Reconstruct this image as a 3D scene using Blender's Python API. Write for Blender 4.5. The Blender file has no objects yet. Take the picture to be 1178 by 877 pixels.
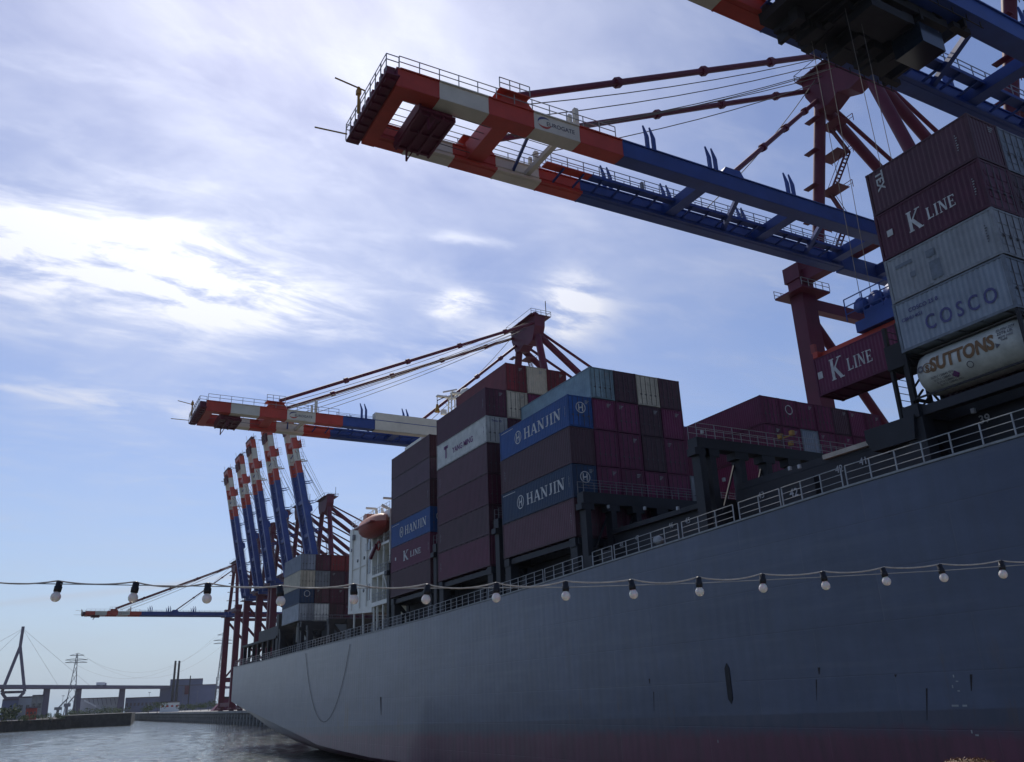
import bpy, bmesh, math, random
from mathutils import Vector, Matrix
random.seed(7)
C = bpy.context.scene.collection
S = bpy.context.scene

# ------------------------------------------------------------------ camera
RW = ((0.8772931389130303, -0.4783266544165618, -0.03950139352961336),
      (-0.133043277649796, -0.3214372691463159, 0.9375380356422657),
      (0.4611466520406731, 0.8172402912720457, 0.3456328567038447))   # right, up, forward
FPX = 979.03; PW, PH = 1178, 877; CH = 7.0
camd = bpy.data.cameras.new('camera'); cam = bpy.data.objects.new('camera', camd); C.objects.link(cam)
r_, u_, f_ = (Vector(v) for v in RW)
m = Matrix((r_, u_, -f_)).transposed().to_4x4(); m.translation = (0, 0, CH)
cam.matrix_world = m
camd.sensor_width = 36; camd.lens = FPX / PW * 36; camd.clip_start = .1; camd.clip_end = 20000
S.camera = cam

def ray(px, py):
    return r_ * ((px - PW/2) / FPX) - u_ * ((py - PH/2) / FPX) + f_
def AX(px, py, X):
    d = ray(px, py); t = X / d.x; return Vector((X, d.y*t, CH + d.z*t))
def AY(px, py, Y):
    d = ray(px, py); t = Y / d.y; return Vector((d.x*t, Y, CH + d.z*t))

# ------------------------------------------------------------------ light
SUN_EL, SUN_AZ = math.radians(50), math.radians(11)     # azimuth from +Y towards +X
sund = bpy.data.lights.new('sun', 'SUN'); sun = bpy.data.objects.new('sun', sund); C.objects.link(sun)
sund.energy = 3.2; sund.angle = math.radians(.6); sund.color = (1, .95, .87)
sdir = Vector((math.sin(SUN_AZ)*math.cos(SUN_EL), math.cos(SUN_AZ)*math.cos(SUN_EL), math.sin(SUN_EL)))
sun.rotation_euler = sdir.to_track_quat('Z', 'Y').to_euler()

W = bpy.data.worlds.new('World'); S.world = W; W.use_nodes = True
nt = W.node_tree; N = nt.nodes; L = nt.links; N.clear()
def nd(t, **k):
    n = N.new(t)
    for a, b in k.items(): setattr(n, a, b)
    return n
def wmath(op, a, b=None, c=None, clamp=False):
    n = nd('ShaderNodeMath', operation=op); n.use_clamp = clamp
    for i, v in enumerate((a, b, c)):
        if v is None: continue
        if isinstance(v, (int, float)): n.inputs[i].default_value = v
        else: L.new(v, n.inputs[i])
    return n.outputs[0]
sky = nd('ShaderNodeTexSky', sky_type='NISHITA'); sky.sun_disc = False
sky.sun_elevation = SUN_EL; sky.sun_rotation = SUN_AZ; sky.air_density = 1.1; sky.dust_density = .4; sky.ozone_density = 1.6
tc = nd('ShaderNodeTexCoord'); D3 = tc.outputs['Generated']
sep = nd('ShaderNodeSeparateXYZ'); L.new(D3, sep.inputs[0])
zz = wmath('MAXIMUM', sep.outputs[2], 0.0); zz = wmath('ADD', zz, .16)
cx = wmath('DIVIDE', sep.outputs[0], zz); cy = wmath('DIVIDE', sep.outputs[1], zz)
cmb = nd('ShaderNodeCombineXYZ'); L.new(cx, cmb.inputs[0]); L.new(cy, cmb.inputs[1])
def noise(vec, scale, detail, rough, dist, sx=1, sy=1, rot=0):
    mp = nd('ShaderNodeMapping'); mp.inputs['Scale'].default_value = (sx, sy, 1); mp.inputs['Rotation'].default_value = (0, 0, rot)
    L.new(vec, mp.inputs[0])
    n = nd('ShaderNodeTexNoise'); n.inputs['Scale'].default_value = scale; n.inputs['Detail'].default_value = detail
    n.inputs['Roughness'].default_value = rough; n.inputs['Distortion'].default_value = dist
    L.new(mp.outputs[0], n.inputs['Vector']); return n.outputs[0]
def blob(px, py, rx, ry, ang=0):
    """soft elliptical region of the sky round a direction (radii in photo pixels)"""
    d = ray(px, py).normalized(); a = math.radians(ang)
    e1 = (r_*math.cos(a) + u_*math.sin(a)); e1 = (e1 - d*e1.dot(d)).normalized(); e2 = d.cross(e1)
    k = FPX / (ray(px, py).length)
    def dot(v, s):
        n = nd('ShaderNodeVectorMath', operation='DOT_PRODUCT'); L.new(D3, n.inputs[0]); n.inputs[1].default_value = v*s*1.0; return n.outputs['Value']
    q = FPX / ray(px, py).length
    x = dot(e1, q*ray(px, py).length/rx); y = dot(e2, q*ray(px, py).length/ry)
    s = wmath('ADD', wmath('MULTIPLY', x, x), wmath('MULTIPLY', y, y))
    front = dot(d, 1.0)
    return wmath('MULTIPLY', wmath('POWER', 2.718, wmath('MULTIPLY', s, -1.0)), wmath('GREATER_THAN', front, 0.0))
def ramp(v, a, b):
    n = nd('ShaderNodeMapRange'); n.interpolation_type = 'SMOOTHSTEP'; L.new(v, n.inputs[0]); n.inputs[1].default_value = a; n.inputs[2].default_value = b
    return n.outputs[0]
n1 = noise(cmb.outputs[0], 1.6, 9, .58, .5, 1, 1.35, .5)
n2 = noise(cmb.outputs[0], 5.0, 11, .60, .35, 1, 2.2, -.35)
n3 = noise(cmb.outputs[0], .7, 6, .5, .3)
veil = wmath('MULTIPLY', ramp(n1, .34, .80), .30)
wisp = wmath('MULTIPLY', wmath('MULTIPLY', ramp(n2, .46, .78), ramp(n3, .35, .65)), .3)
cl = wmath('ADD', veil, wisp)
big = wmath('ADD', blob(120, 300, 165, 56, -8), wmath('MULTIPLY', blob(285, 345, 105, 30, -10), .75))
big = wmath('MULTIPLY', big, wmath('ADD', wmath('MULTIPLY', ramp(n2, .33, .66), 1.0), .08))
cl = wmath('ADD', cl, wmath('MULTIPLY', big, 1.55))
hiv = wmath('MULTIPLY', blob(330, 60, 380, 190, -15), ramp(n1, .1, .75)); cl = wmath('ADD', cl, wmath('MULTIPLY', hiv, .5))
for a in ((523, 350, 30, 14, 10, 1.5), (655, 352, 40, 36, 25, 1.1), (120, 462, 120, 9, -8, .6), (520, 275, 60, 8, -5, .5), (560, 390, 130, 20, 12, .5)):
    cl = wmath('ADD', cl, wmath('MULTIPLY', wmath('MULTIPLY', blob(*a[:5]), ramp(n2, .35, .62)), a[5]))
for a in ((95, 684, 170, 3.2, 6.5, .55), (230, 668, 120, 2.4, 9, .4)):
    cl = wmath('ADD', cl, wmath('MULTIPLY', blob(*a[:5]), a[5]))
cl = wmath('MINIMUM', wmath('MULTIPLY', cl, wmath('ADD', .35, wmath('MULTIPLY', ramp(sep.outputs[2], .0, .3), .65))), 1.0)
# clouds glow towards the sun
sd = nd('ShaderNodeVectorMath', operation='DOT_PRODUCT'); L.new(D3, sd.inputs[0]); sd.inputs[1].default_value = sdir
near = wmath('POWER', wmath('MAXIMUM', sd.outputs['Value'], 0.001), 3.5)
cb = wmath('ADD', wmath('MULTIPLY', near, 13.0), 1.6)
cc = nd('ShaderNodeCombineColor'); L.new(wmath('MULTIPLY', cb, .93), cc.inputs[0]); L.new(wmath('MULTIPLY', cb, .96), cc.inputs[1]); L.new(wmath('MULTIPLY', cb, 1.08), cc.inputs[2])
mixc = nd('ShaderNodeMix', data_type='RGBA'); L.new(cl, mixc.inputs[0]); 
tint = nd('ShaderNodeMix', data_type='RGBA'); tint.blend_type = 'MULTIPLY'; tint.inputs[0].default_value = 1
L.new(sky.outputs[0], tint.inputs[6]); tint.inputs[7].default_value = (.96, .93, 1.10, 1)
hzm = nd('ShaderNodeMix', data_type='RGBA'); hf = wmath('POWER', wmath('SUBTRACT', 1.0, wmath('MINIMUM', wmath('MAXIMUM', sep.outputs[2], 0.0), 1.0)), 7.0)
L.new(wmath('MULTIPLY', hf, .85), hzm.inputs[0]); L.new(tint.outputs[2], hzm.inputs[6]); hzm.inputs[7].default_value = (2.6, 4.2, 6.1, 1)
L.new(hzm.outputs[2], mixc.inputs[6]); L.new(cc.outputs[0], mixc.inputs[7])
bg = nd('ShaderNodeBackground'); bg.inputs[1].default_value = .098; L.new(mixc.outputs[2], bg.inputs[0])
wo = nd('ShaderNodeOutputWorld'); L.new(bg.outputs[0], wo.inputs[0])

S.view_settings.view_transform = 'Standard'; S.view_settings.look = 'None'; S.view_settings.exposure = 0; S.view_settings.gamma = 1
S.render.engine = 'CYCLES'; S.cycles.max_bounces = 5; S.cycles.diffuse_bounces = 3; S.cycles.use_denoising = True

# ------------------------------------------------------------------ materials
def paint(name, rgb, rough=.55, var=.25, scale=1.2, rust=0.0, rustcol=(.12, .045, .02), streak=0.0, metal=0, spec=.4, bump=0.0):
    mt = bpy.data.materials.new(name); mt.use_nodes = True
    t = mt.node_tree; b = t.nodes['Principled BSDF']; ln = t.links
    b.inputs['Roughness'].default_value = rough; b.inputs['Metallic'].default_value = metal
    b.inputs['Specular IOR Level'].default_value = spec
    co = t.nodes.new('ShaderNodeTexCoord'); oi = t.nodes.new('ShaderNodeObjectInfo')
    ad = t.nodes.new('ShaderNodeVectorMath'); ad.operation = 'ADD'
    sc = t.nodes.new('ShaderNodeMath'); sc.operation = 'MULTIPLY'; sc.inputs[1].default_value = 57
    ln.new(oi.outputs['Random'], sc.inputs[0]); ln.new(co.outputs['Object'], ad.inputs[0]); ln.new(sc.outputs[0], ad.inputs[1])
    no = t.nodes.new('ShaderNodeTexNoise'); no.inputs['Scale'].default_value = scale; no.inputs['Detail'].default_value = 6; no.inputs['Roughness'].default_value = .65
    ln.new(ad.outputs[0], no.inputs['Vector'])
    mr = t.nodes.new('ShaderNodeMapRange'); mr.inputs[1].default_value = .3; mr.inputs[2].default_value = .7; mr.inputs[3].default_value = 1-var; mr.inputs[4].default_value = 1+var*.6
    ln.new(no.outputs[0], mr.inputs[0])
    mu = t.nodes.new('ShaderNodeVectorMath'); mu.operation = 'SCALE'; mu.inputs[0].default_value = rgb; ln.new(mr.outputs[0], mu.inputs['Scale'])
    out = mu.outputs[0]
    if name.startswith('cont_'):
        tv = t.nodes.new('ShaderNodeMapRange'); tv.inputs[3].default_value = .72; tv.inputs[4].default_value = 1.25; ln.new(oi.outputs['Random'], tv.inputs[0])
        m3 = t.nodes.new('ShaderNodeVectorMath'); m3.operation = 'SCALE'; ln.new(out, m3.inputs[0]); ln.new(tv.outputs[0], m3.inputs['Scale']); out = m3.outputs[0]
    if rust or streak:
        mp = t.nodes.new('ShaderNodeMapping'); mp.inputs['Scale'].default_value = (1.6, 1.6, .22); ln.new(ad.outputs[0], mp.inputs[0])
        n2_ = t.nodes.new('ShaderNodeTexNoise'); n2_.inputs['Scale'].default_value = 2.6; n2_.inputs['Detail'].default_value = 8; n2_.inputs['Roughness'].default_value = .7
        ln.new(mp.outputs[0], n2_.inputs['Vector'])
        m2 = t.nodes.new('ShaderNodeMapRange'); m2.inputs[1].default_value = .62; m2.inputs[2].default_value = .74; m2.inputs[3].default_value = 0; m2.inputs[4].default_value = max(rust, streak)
        ln.new(n2_.outputs[0], m2.inputs[0])
        mx = t.nodes.new('ShaderNodeMix'); mx.data_type = 'RGBA'; ln.new(m2.outputs[0], mx.inputs[0]); ln.new(out, mx.inputs[6]); mx.inputs[7].default_value = (*rustcol, 1)
        out = mx.outputs[2]
    ln.new(out, b.inputs['Base Color'])
    if bump:
        bp = t.nodes.new('ShaderNodeBump'); bp.inputs['Strength'].default_value = bump; bp.inputs['Distance'].default_value = .05; ln.new(no.outputs[0], bp.inputs['Height']); ln.new(bp.outputs[0], b.inputs['Normal'])
    return mt
M = {}
def mat(k, *a, **kw):
    M[k] = paint(k, *a, **kw); return M[k]
mat('crane_red', (.46, .045, .026), .5, .22, .35, rust=.25)
mat('crane_maroon', (.115, .006, .030), .55, .25, .35, rust=.2)
mat('crane_white', (.64, .60, .50), .55, .16, .3, streak=.3, rustcol=(.25, .2, .14))
mat('crane_blue', (.020, .060, .26), .5, .25, .35, rust=.12, rustcol=(.02, .02, .05))
mat('steel_dark', (.018, .017, .021), .7, .4, .8)
mat('lock_steel', (.085, .075, .08), .65, .4, 3)
mat('steel_grey', (.22, .22, .24), .6, .3, 1)
mat('rope', (.12, .11, .11), .7, .2, 1)
mat('rail_white', (.40, .41, .42), .6, .35, 2, rust=.4)
mat('rail_grey', (.30, .31, .31), .6, .3, 2)
mat('ship_dark', (.016, .017, .024), .6, .45, .5, rust=.5, rustcol=(.05, .022, .015))
mat('ship_deck', (.10, .035, .028), .8, .4, .5)
mat('hatch_lit_pale', (.50, .44, .36), .7, .3, .6, rust=.4)  # hatch side where it is lit; the light is in this colour
mat('white_house', (.80, .77, .68), .5, .12, .4, streak=.25, rustcol=(.32, .24, .15))
mat('window', (.015, .022, .035), .12, .1, 1, spec=.8)
mat('orange', (.30, .035, .028), .45, .2, 1.5)
mat('orange_lit', (.52, .24, .17), .5, .2, 1.5)  # lifeboat orange with light from above put into the colour
mat('yellow', (.38, .20, .03), .5, .2, 1)
mat('letter_white', (.55, .55, .54), .6, .3, 2.5)
mat('letter_blue', (.075, .075, .20), .6, .3, 2.5)
mat('letter_purple', (.16, .03, .16), .6, .3, 2.5)
mat('letter_orange', (.19, .10, .04), .6, .3, 2.5)
mat('letter_grey', (.10, .10, .12), .6, .3, 2.5)
mat('concrete', (.30, .29, .27), .85, .3, .25, streak=.5, rustcol=(.10, .095, .085))
mat('wall_dark', (.055, .052, .05), .85, .5, .5, streak=.5, rustcol=(.02, .02, .02))
mat('bridge_steel', (.13, .11, .16), .7, .15, .02)
mat('factory', (.17, .18, .27), .7, .15, .05)
mat('factory_pale', (.50, .50, .50), .7, .2, .05)
mat('roof_dark', (.14, .12, .14), .8, .2, .05)
mat('foliage', (.05, .085, .025), .8, .6, .2)
mat('bark', (.10, .07, .05), .9, .3, 2)
mat('socket', (.012, .012, .016), .45, .3, 20)
mat('cord', (.46, .43, .38), .6, .3, 20)
mat('wood', (.28, .17, .09), .6, .35, 3)
mat('boat_white', (.75, .75, .73), .4, .1, 1)
mat('skin', (.55, .32, .24), .55, .1, 8)
mat('shirt', (.06, .09, .16), .85, .2, 6)
mat('trousers', (.04, .045, .06), .85, .2, 6)
mat('hair', (.21, .125, .065), .6, .45, 60)
mat('tank_white', (.50, .50, .45), .45, .3, 1.1, streak=.6, rustcol=(.22, .20, .17))
# container colours
CC = {'brown': (.120, .042, .062), 'plum': (.120, .055, .085), 'maroon': (.125, .020, .052), 'crimson': (.180, .012, .072), 'darkbrown': (.078, .024, .040),
      'red': (.25, .022, .032), 'blue': (.022, .115, .40), 'navy': (.014, .050, .13), 'teal': (.28, .39, .43), 'white': (.80, .79, .73), 'cream': (.84, .74, .56),
      'grey': (.30, .32, .34), 'palegrey': (.29, .33, .39), 'wornwhite': (.44, .46, .49), 'lilac': (.34, .38, .46)}
CNAME = {'brown': 'brown', 'plum': 'plum brown', 'maroon': 'dark maroon', 'crimson': 'crimson', 'darkbrown': 'very dark brown', 'red': 'bright red', 'blue': 'bright blue',
         'navy': 'navy blue', 'teal': 'grey green', 'white': 'white', 'cream': 'cream', 'grey': 'grey', 'palegrey': 'pale grey', 'wornwhite': 'worn white', 'lilac': 'blue grey'}
for k, v in CC.items():
    v = tuple(q*.76 for q in v); light = k in ('white', 'cream', 'wornwhite', 'teal', 'palegrey', 'lilac')
    mat('cont_'+k, v, .5, .22, .9, rust=.55 if light else .35, rustcol=(.16, .075, .04) if light else tuple(c*.45 for c in v))
    mat('cfr_'+k, tuple(c*.72 for c in v), .6, .35, 2, rust=.6, rustcol=(.09, .04, .025))

# ------------------------------------------------------------------ mesh helpers
class MB:
    def __init__(s): s.v = []; s.f = []; s.mi = []; s.sm = []; s.cur = 0; s.st = []
    def add(s, vs, fs, smooth=False):
        o = len(s.v); s.st.append((o, len(s.f))); s.v += [tuple(v) for v in vs]
        for f in fs: s.f.append(tuple(i+o for i in f)); s.mi.append(s.cur); s.sm.append(smooth)
        return s
    def box(s, x0, x1, y0, y1, z0, z1):
        return s.add([(x0,y0,z0),(x1,y0,z0),(x1,y1,z0),(x0,y1,z0),(x0,y0,z1),(x1,y0,z1),(x1,y1,z1),(x0,y1,z1)],
                     [(0,3,2,1),(4,5,6,7),(0,1,5,4),(1,2,6,5),(2,3,7,6),(3,0,4,7)])
    def bar(s, a, b, w, h=None, up=(0,0,1), w2=None, h2=None):
        a = Vector(a); b = Vector(b); h = h or w; w2 = w2 or w; h2 = h2 or h
        d = (b-a).normalized(); up = Vector(up)
        if abs(d.dot(up)) > .97: up = Vector((0,1,0)) if abs(d.y) < .9 else Vector((1,0,0))
        sx = d.cross(up).normalized(); sz = sx.cross(d)
        vs = []
        for p, ww, hh in ((a, w, h), (b, w2, h2)):
            for i, j in ((-1,-1),(1,-1),(1,1),(-1,1)): vs.append(p + sx*(i*ww/2) + sz*(j*hh/2))
        return s.add(vs, [(0,1,2,3),(7,6,5,4),(0,4,5,1),(1,5,6,2),(2,6,7,3),(3,7,4,0)])
    def tube(s, pts, r, n=6, caps=True, smooth=True, r2=None):
        pts = [Vector(p) for p in pts]; vs = []; fs = []; k = len(pts)
        for i, p in enumerate(pts):
            d = (pts[min(i+1,k-1)] - pts[max(i-1,0)]).normalized()
            up = Vector((0,0,1)) if abs(d.z) < .95 else Vector((1,0,0))
            a = d.cross(up).normalized(); b = a.cross(d)
            rr = r if r2 is None else r + (r2-r)*i/(k-1)
            for j in range(n):
                t = 2*math.pi*j/n; vs.append(p + a*(rr*math.cos(t)) + b*(rr*math.sin(t)))
        for i in range(k-1):
            for j in range(n):
                fs.append((i*n+j, i*n+(j+1)%n, (i+1)*n+(j+1)%n, (i+1)*n+j))
        s.add(vs, [tuple(reversed(f)) for f in fs], smooth)
        if caps:
            s.add(vs[:n], [tuple(range(n))]); s.add(vs[-n:], [tuple(reversed(range(n)))])
        return s
    def lathe(s, prof, c, n=16, axis=(0,0,1), smooth=True):
        ax = Vector(axis).normalized(); t = Vector((1,0,0)) if abs(ax.x) < .9 else Vector((0,1,0))
        a = ax.cross(t).normalized(); b = ax.cross(a); c = Vector(c); vs = []; fs = []
        for r, z in prof:
            for j in range(n):
                q = 2*math.pi*j/n; vs.append(c + ax*z + a*(r*math.cos(q)) + b*(r*math.sin(q)))
        for i in range(len(prof)-1):
            for j in range(n): fs.append((i*n+j, i*n+(j+1)%n, (i+1)*n+(j+1)%n, (i+1)*n+j))
        return s.add(vs, fs, smooth)
    def prism(s, poly, axis, a, b):
        """polygon in the plane across axis (0:x,1:y,2:z) from a to b"""
        def P(p, t):
            q = list(p); q.insert(axis, t); return q
        n = len(poly); vs = [P(p, a) for p in poly] + [P(p, b) for p in poly]
        fs = [tuple(range(n)), tuple(range(2*n-1, n-1, -1))] + [(i, i+n, (i+1)%n+n, (i+1)%n) for i in range(n)]
        return s.add(vs, fs)
    def mesh(s, name, mats):
        me = bpy.data.meshes.new(name); me.from_pydata(s.v, [], s.f)
        for m_ in (mats if isinstance(mats, (list, tuple)) else [mats]): me.materials.append(m_)
        me.polygons.foreach_set('material_index', s.mi); me.polygons.foreach_set('use_smooth', s.sm)
        bm = bmesh.new(); bm.from_mesh(me); bmesh.ops.recalc_face_normals(bm, faces=bm.faces); bm.to_mesh(me); bm.free()
        me.update(); return me
    def build(s, name, mats, parent=None, world=False):
        me = s.mesh(name, mats); o = bpy.data.objects.new(name, me); C.objects.link(o)
        if parent is not None:
            o.parent = parent
            if world: me.transform(Matrix.Translation(-wl(parent)))
        return o
def build_each(mb, name, mats, parent=None, world=False, per=1):
    """one object for every PER primitives collected in mb"""
    out = []; cuts = mb.st[::per] + [(len(mb.v), len(mb.f))]
    for (v0, f0), (v1, f1) in zip(cuts, cuts[1:]):
        m_ = MB(); m_.v = mb.v[v0:v1]; m_.f = [tuple(i-v0 for i in f) for f in mb.f[f0:f1]]; m_.mi = mb.mi[f0:f1]; m_.sm = mb.sm[f0:f1]
        if isinstance(mats, (list, tuple)): mt = mats[m_.mi[0]]; m_.mi = [0]*len(m_.mi)
        else: mt = mats
        out.append(m_.build(name, mt, parent, world))
    return out
def wl(o):
    v = Vector(o.location); p = o.parent
    while p: v = v + p.location; p = p.parent
    return v
def tag(o, label, cat, group=None, kind=None):
    if label: o['label'] = label
    if cat: o['category'] = cat
    if group: o['group'] = group
    if kind: o['kind'] = kind
    return o
def empty(name, loc, label=None, cat=None, group=None):
    o = bpy.data.objects.new(name, None); C.objects.link(o); o.location = loc; o.empty_display_size = .5
    return tag(o, label, cat, group)
def place(name, me, parent, loc=(0,0,0)):
    o = bpy.data.objects.new(name, me); C.objects.link(o); o.parent = parent; o.location = loc; return o
def copy_tree(o, parent=None):
    c = o.copy(); C.objects.link(c); c.parent = parent
    for ch in list(o.children): copy_tree(ch, c)
    return c

# ------------------------------------------------------------------ lettering
def bfont_mesh(txt, size, bold=0.0, shear=0.0, sx=1.0, extrude=.004, space=1.0):
    cu = bpy.data.curves.new('lettering', 'FONT'); cu.body = txt; cu.size = size; cu.offset = bold*size; cu.shear = shear
    cu.extrude = extrude; cu.space_character = space; cu.resolution_u = 3
    o = bpy.data.objects.new('lettering', cu); C.objects.link(o)
    dg = bpy.context.evaluated_depsgraph_get(); me = bpy.data.meshes.new_from_object(o.evaluated_get(dg))
    bpy.data.objects.remove(o); bpy.data.curves.remove(cu)
    me.transform(Matrix.Diagonal((sx, 1, 1, 1))); return me
SER = {  # thick / thin strokes on a unit-high cell: (x0,y0,x1,y1,w), then serif feet (x,y)
 'H': (.80, [(.16,0,.16,1,.17),(.64,0,.64,1,.17),(.16,.5,.64,.5,.08)], [(.16,0),(.16,1),(.64,0),(.64,1)]),
 'A': (.84, [(.14,0,.40,1,.08),(.70,0,.44,1,.18),(.22,.33,.60,.33,.08)], [(.13,0),(.70,0)]),
 'N': (.84, [(.15,0,.15,1,.08),(.68,0,.68,1,.08),(.17,.98,.66,.03,.18)], [(.15,0),(.68,1),(.12,1)]),
 'J': (.52, [(.32,.2,.32,1,.17),(.32,.22,.22,.04,.14),(.22,.04,.06,.08,.08)], [(.32,1)]),
 'I': (.38, [(.19,0,.19,1,.17)], [(.19,0),(.19,1)]),
 'K': (.84, [(.16,0,.16,1,.18),(.20,.42,.66,1,.08),(.30,.52,.68,0,.18)], [(.16,0),(.16,1),(.66,1),(.70,0)]),
 'L': (.68, [(.16,0,.16,1,.17),(.16,.04,.60,.04,.08),(.60,.0,.60,.26,.07)], [(.16,0),(.16,1)]),
 'E': (.70, [(.16,0,.16,1,.17),(.16,.04,.60,.04,.08),(.16,.96,.58,.96,.08),(.16,.5,.46,.5,.08),(.60,0,.60,.24,.07),(.58,.78,.58,1,.07),(.46,.38,.46,.62,.06)], [(.16,0),(.16,1)]),
}
def serif_mesh(txt, size, space=.06, bigfirst=1.0):
    mb = MB(); x = 0; k = 0
    for i, ch in enumerate(txt):
        if ch == ' ': x += .35*size; continue
        s = size*(bigfirst if i == 0 else 1); w, st, sf = SER[ch]
        y0 = -(s-size)*.35 if i == 0 else 0
        for (a, b, c, d, t) in st:
            A = Vector((x+a*s, y0+b*s)); B = Vector((x+c*s, y0+d*s)); n_ = Vector((-(B-A).y, (B-A).x)).normalized()*t*s/2; k += 1
            z = .002 + .0007*(k % 5)
            mb.add([(A.x+n_.x, A.y+n_.y, z), (A.x-n_.x, A.y-n_.y, z), (B.x-n_.x, B.y-n_.y, z), (B.x+n_.x, B.y+n_.y, z)], [(0,1,2,3)])
        for (a, b) in sf:
            k += 1; z = .002 + .0007*(k % 5); yy = y0+b*s
            mb.add([(x+a*s-.15*s, yy-.03*s, z), (x+a*s+.15*s, yy-.03*s, z), (x+a*s+.15*s, yy+.03*s, z), (x+a*s-.15*s, yy+.03*s, z)], [(0,1,2,3)])
        x += (w+space)*s
    return mb.mesh('lettering', M['letter_white'])
def width(me): return max(v.co.x for v in me.vertices) - min(v.co.x for v in me.vertices)
# writing on a port (-X) face reads from far end (+Y) to near end; on a near (-Y) face reads along +X
ROT_SIDE = Matrix(((0,0,-1),(-1,0,0),(0,1,0))).to_4x4()     # local x-> -Y, y-> +Z, z-> -X
ROT_END = Matrix(((1,0,0),(0,0,-1),(0,1,0))).to_4x4()      # local x-> +X, y-> +Z, z-> -Y
def lay(me, mt, parent, loc, rot, name='lettering'):
    me = me.copy(); me.transform(rot); me.materials.clear(); me.materials.append(mt)
    o = bpy.data.objects.new(name, me); C.objects.link(o); o.parent = parent; o.location = loc; return o
def ring_mesh(R, t, n=24):
    mb = MB(); vs = []
    for j in range(n):
        a = 2*math.pi*j/n; vs += [(R*math.cos(a), R*math.sin(a), .004), ((R-t)*math.cos(a), (R-t)*math.sin(a), .004)]
    mb.add(vs, [(2*j, 2*((j+1) % n), 2*((j+1) % n)+1, 2*j+1) for j in range(n)])
    return mb
# ------------------------------------------------------------------ containers
CW = 2.40
_cache = {}
def corr(mb, p0, dx, dn, length, z0, z1, pitch=.278, depth=.036):
    """corrugated wall starting at p0 running along unit dx, ridges outward along dn"""
    n = max(2, round(length/pitch)); pt = length/n; pts = []
    for i in range(n):
        s = i*pt
        pts += [(s, -depth), (s+pt*.26, -depth), (s+pt*.5, 0), (s+pt*.76, 0)]
    pts.append((length, -depth))
    vs = []
    for s, d in pts:
        q = Vector(p0) + Vector(dx)*s + Vector(dn)*d
        vs += [(q.x, q.y, z0), (q.x, q.y, z1)]
    mb.add(vs, [(2*i, 2*i+2, 2*i+3, 2*i+1) for i in range(len(pts)-1)])
def cont_meshes(Lc, H, col, door):
    key = (round(Lc,2), round(H,2), col, door)
    if key in _cache: return _cache[key]
    b = MB()
    corr(b, (.012, .14, 0), (0,1,0), (-1,0,0), Lc-.28, .15, H-.10)
    corr(b, (CW-.012, .14, 0), (0,1,0), (1,0,0), Lc-.28, .15, H-.10)
    corr(b, (.13, Lc-.02, 0), (1,0,0), (0,1,0), CW-.26, .15, H-.10)
    if not door: corr(b, (.13, .02, 0), (1,0,0), (0,-1,0), CW-.26, .15, H-.10)
    else: b.box(.13, CW-.13, .06, .09, .15, H-.1)
    b.add([(.05,.05,H-.035),(CW-.05,.05,H-.035),(CW-.05,Lc-.05,H-.035),(.05,Lc-.05,H-.035)], [(0,1,2,3)])
    b.add([(.05,.05,.12),(CW-.05,.05,.12),(CW-.05,Lc-.05,.12),(.05,Lc-.05,.12)], [(3,2,1,0)])
    f = MB()
    for x in (0, CW-.14):
        for y in (0, Lc-.14): f.box(x, x+.14, y, y+.14, 0, H)
        f.box(x if x == 0 else CW-.06, .06 if x == 0 else CW, .14, Lc-.14, 0.02, .16)
        f.box(x+.002 if x == 0 else CW-.06, .06 if x == 0 else CW-.002, .14, Lc-.14, H-.11, H-.01)
    for y in (.002, Lc-.062): 
        f.box(.14, CW-.14, y, y+.06, .02, .16); f.box(.14, CW-.14, y, y+.06, H-.12, H-.01)
    for i in range(int(Lc/1.2)): f.box(.06, CW-.06, .6+i*1.2, .68+i*1.2, .02, .118)
    for x in (-.006, CW-.172):
        for y in (-.006, Lc-.172):
            for z in (-.002, H-.11): f.box(x, x+.178, y, y+.178, z, z+.112)
    dm = lm = None
    if door:
        dm = MB().box(0, (CW-.28)/2-.01, 0, .04, .17, H-.13)
        for zz_ in (.17+(H-.3)*.24, .17+(H-.3)*.5, .17+(H-.3)*.76): dm.box(.08, (CW-.28)/2-.09, -.02, 0, zz_-.14, zz_+.14)
        dm = dm.mesh('door', M['cont_'+col])
        lb = MB()
        for x in (.30, .82):
            lb.tube([(x, -.05, .12), (x, -.05, H-.12)], .022, 5); lb.box(x-.05, x+.05, -.07, -.022, .95, 1.1); lb.box(x-.2, x, -.075, -.055, 1.0, 1.04)
        lm = lb.mesh('locking_bar', M['lock_steel'])
    r = (b.mesh('wall_panels', M['cont_'+col]), f.mesh('frame', M['cfr_'+col]), dm, lm)
    _cache[key] = r; return r
LETTER = {}
def container(x, y, z, Lc, H, col, door, label, group, decor=None):
    o = empty('shipping_container', (x, y, z), label, 'container', group)
    b, f, dm, lm = cont_meshes(Lc, H, col, door)
    place('wall_panels', b, o); place('frame', f, o)
    if dm:
        for i in range(2):
            d = place('door', dm, o, (.14 + i*(CW-.28)/2 + .005, .02, 0)); place('locking_bar', lm, d)
    if decor: decor(o, Lc, H)
    return o
def fine_print(o, H, y, txts=3, mtl=None):
    """column of small code marks down the side near an end"""
    mb = MB()
    for i in range(7):
        mb.box(-.004, .006, y-.03*(i % 3), y+.05, H*.34+i*.14, H*.34+i*.14+.06)
    mb.build('code_marks', mtl or M['rail_grey'], o)
def end_code(o, H, x=1.55, mtl=None):
    mb = MB()
    for i in range(3): mb.box(x, x+.42-.1*i, -.012, -.006, H*.85-i*.12, H*.85-i*.12+.06)
    mb.build('code_marks', mtl or M['rail_grey'], o)
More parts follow.
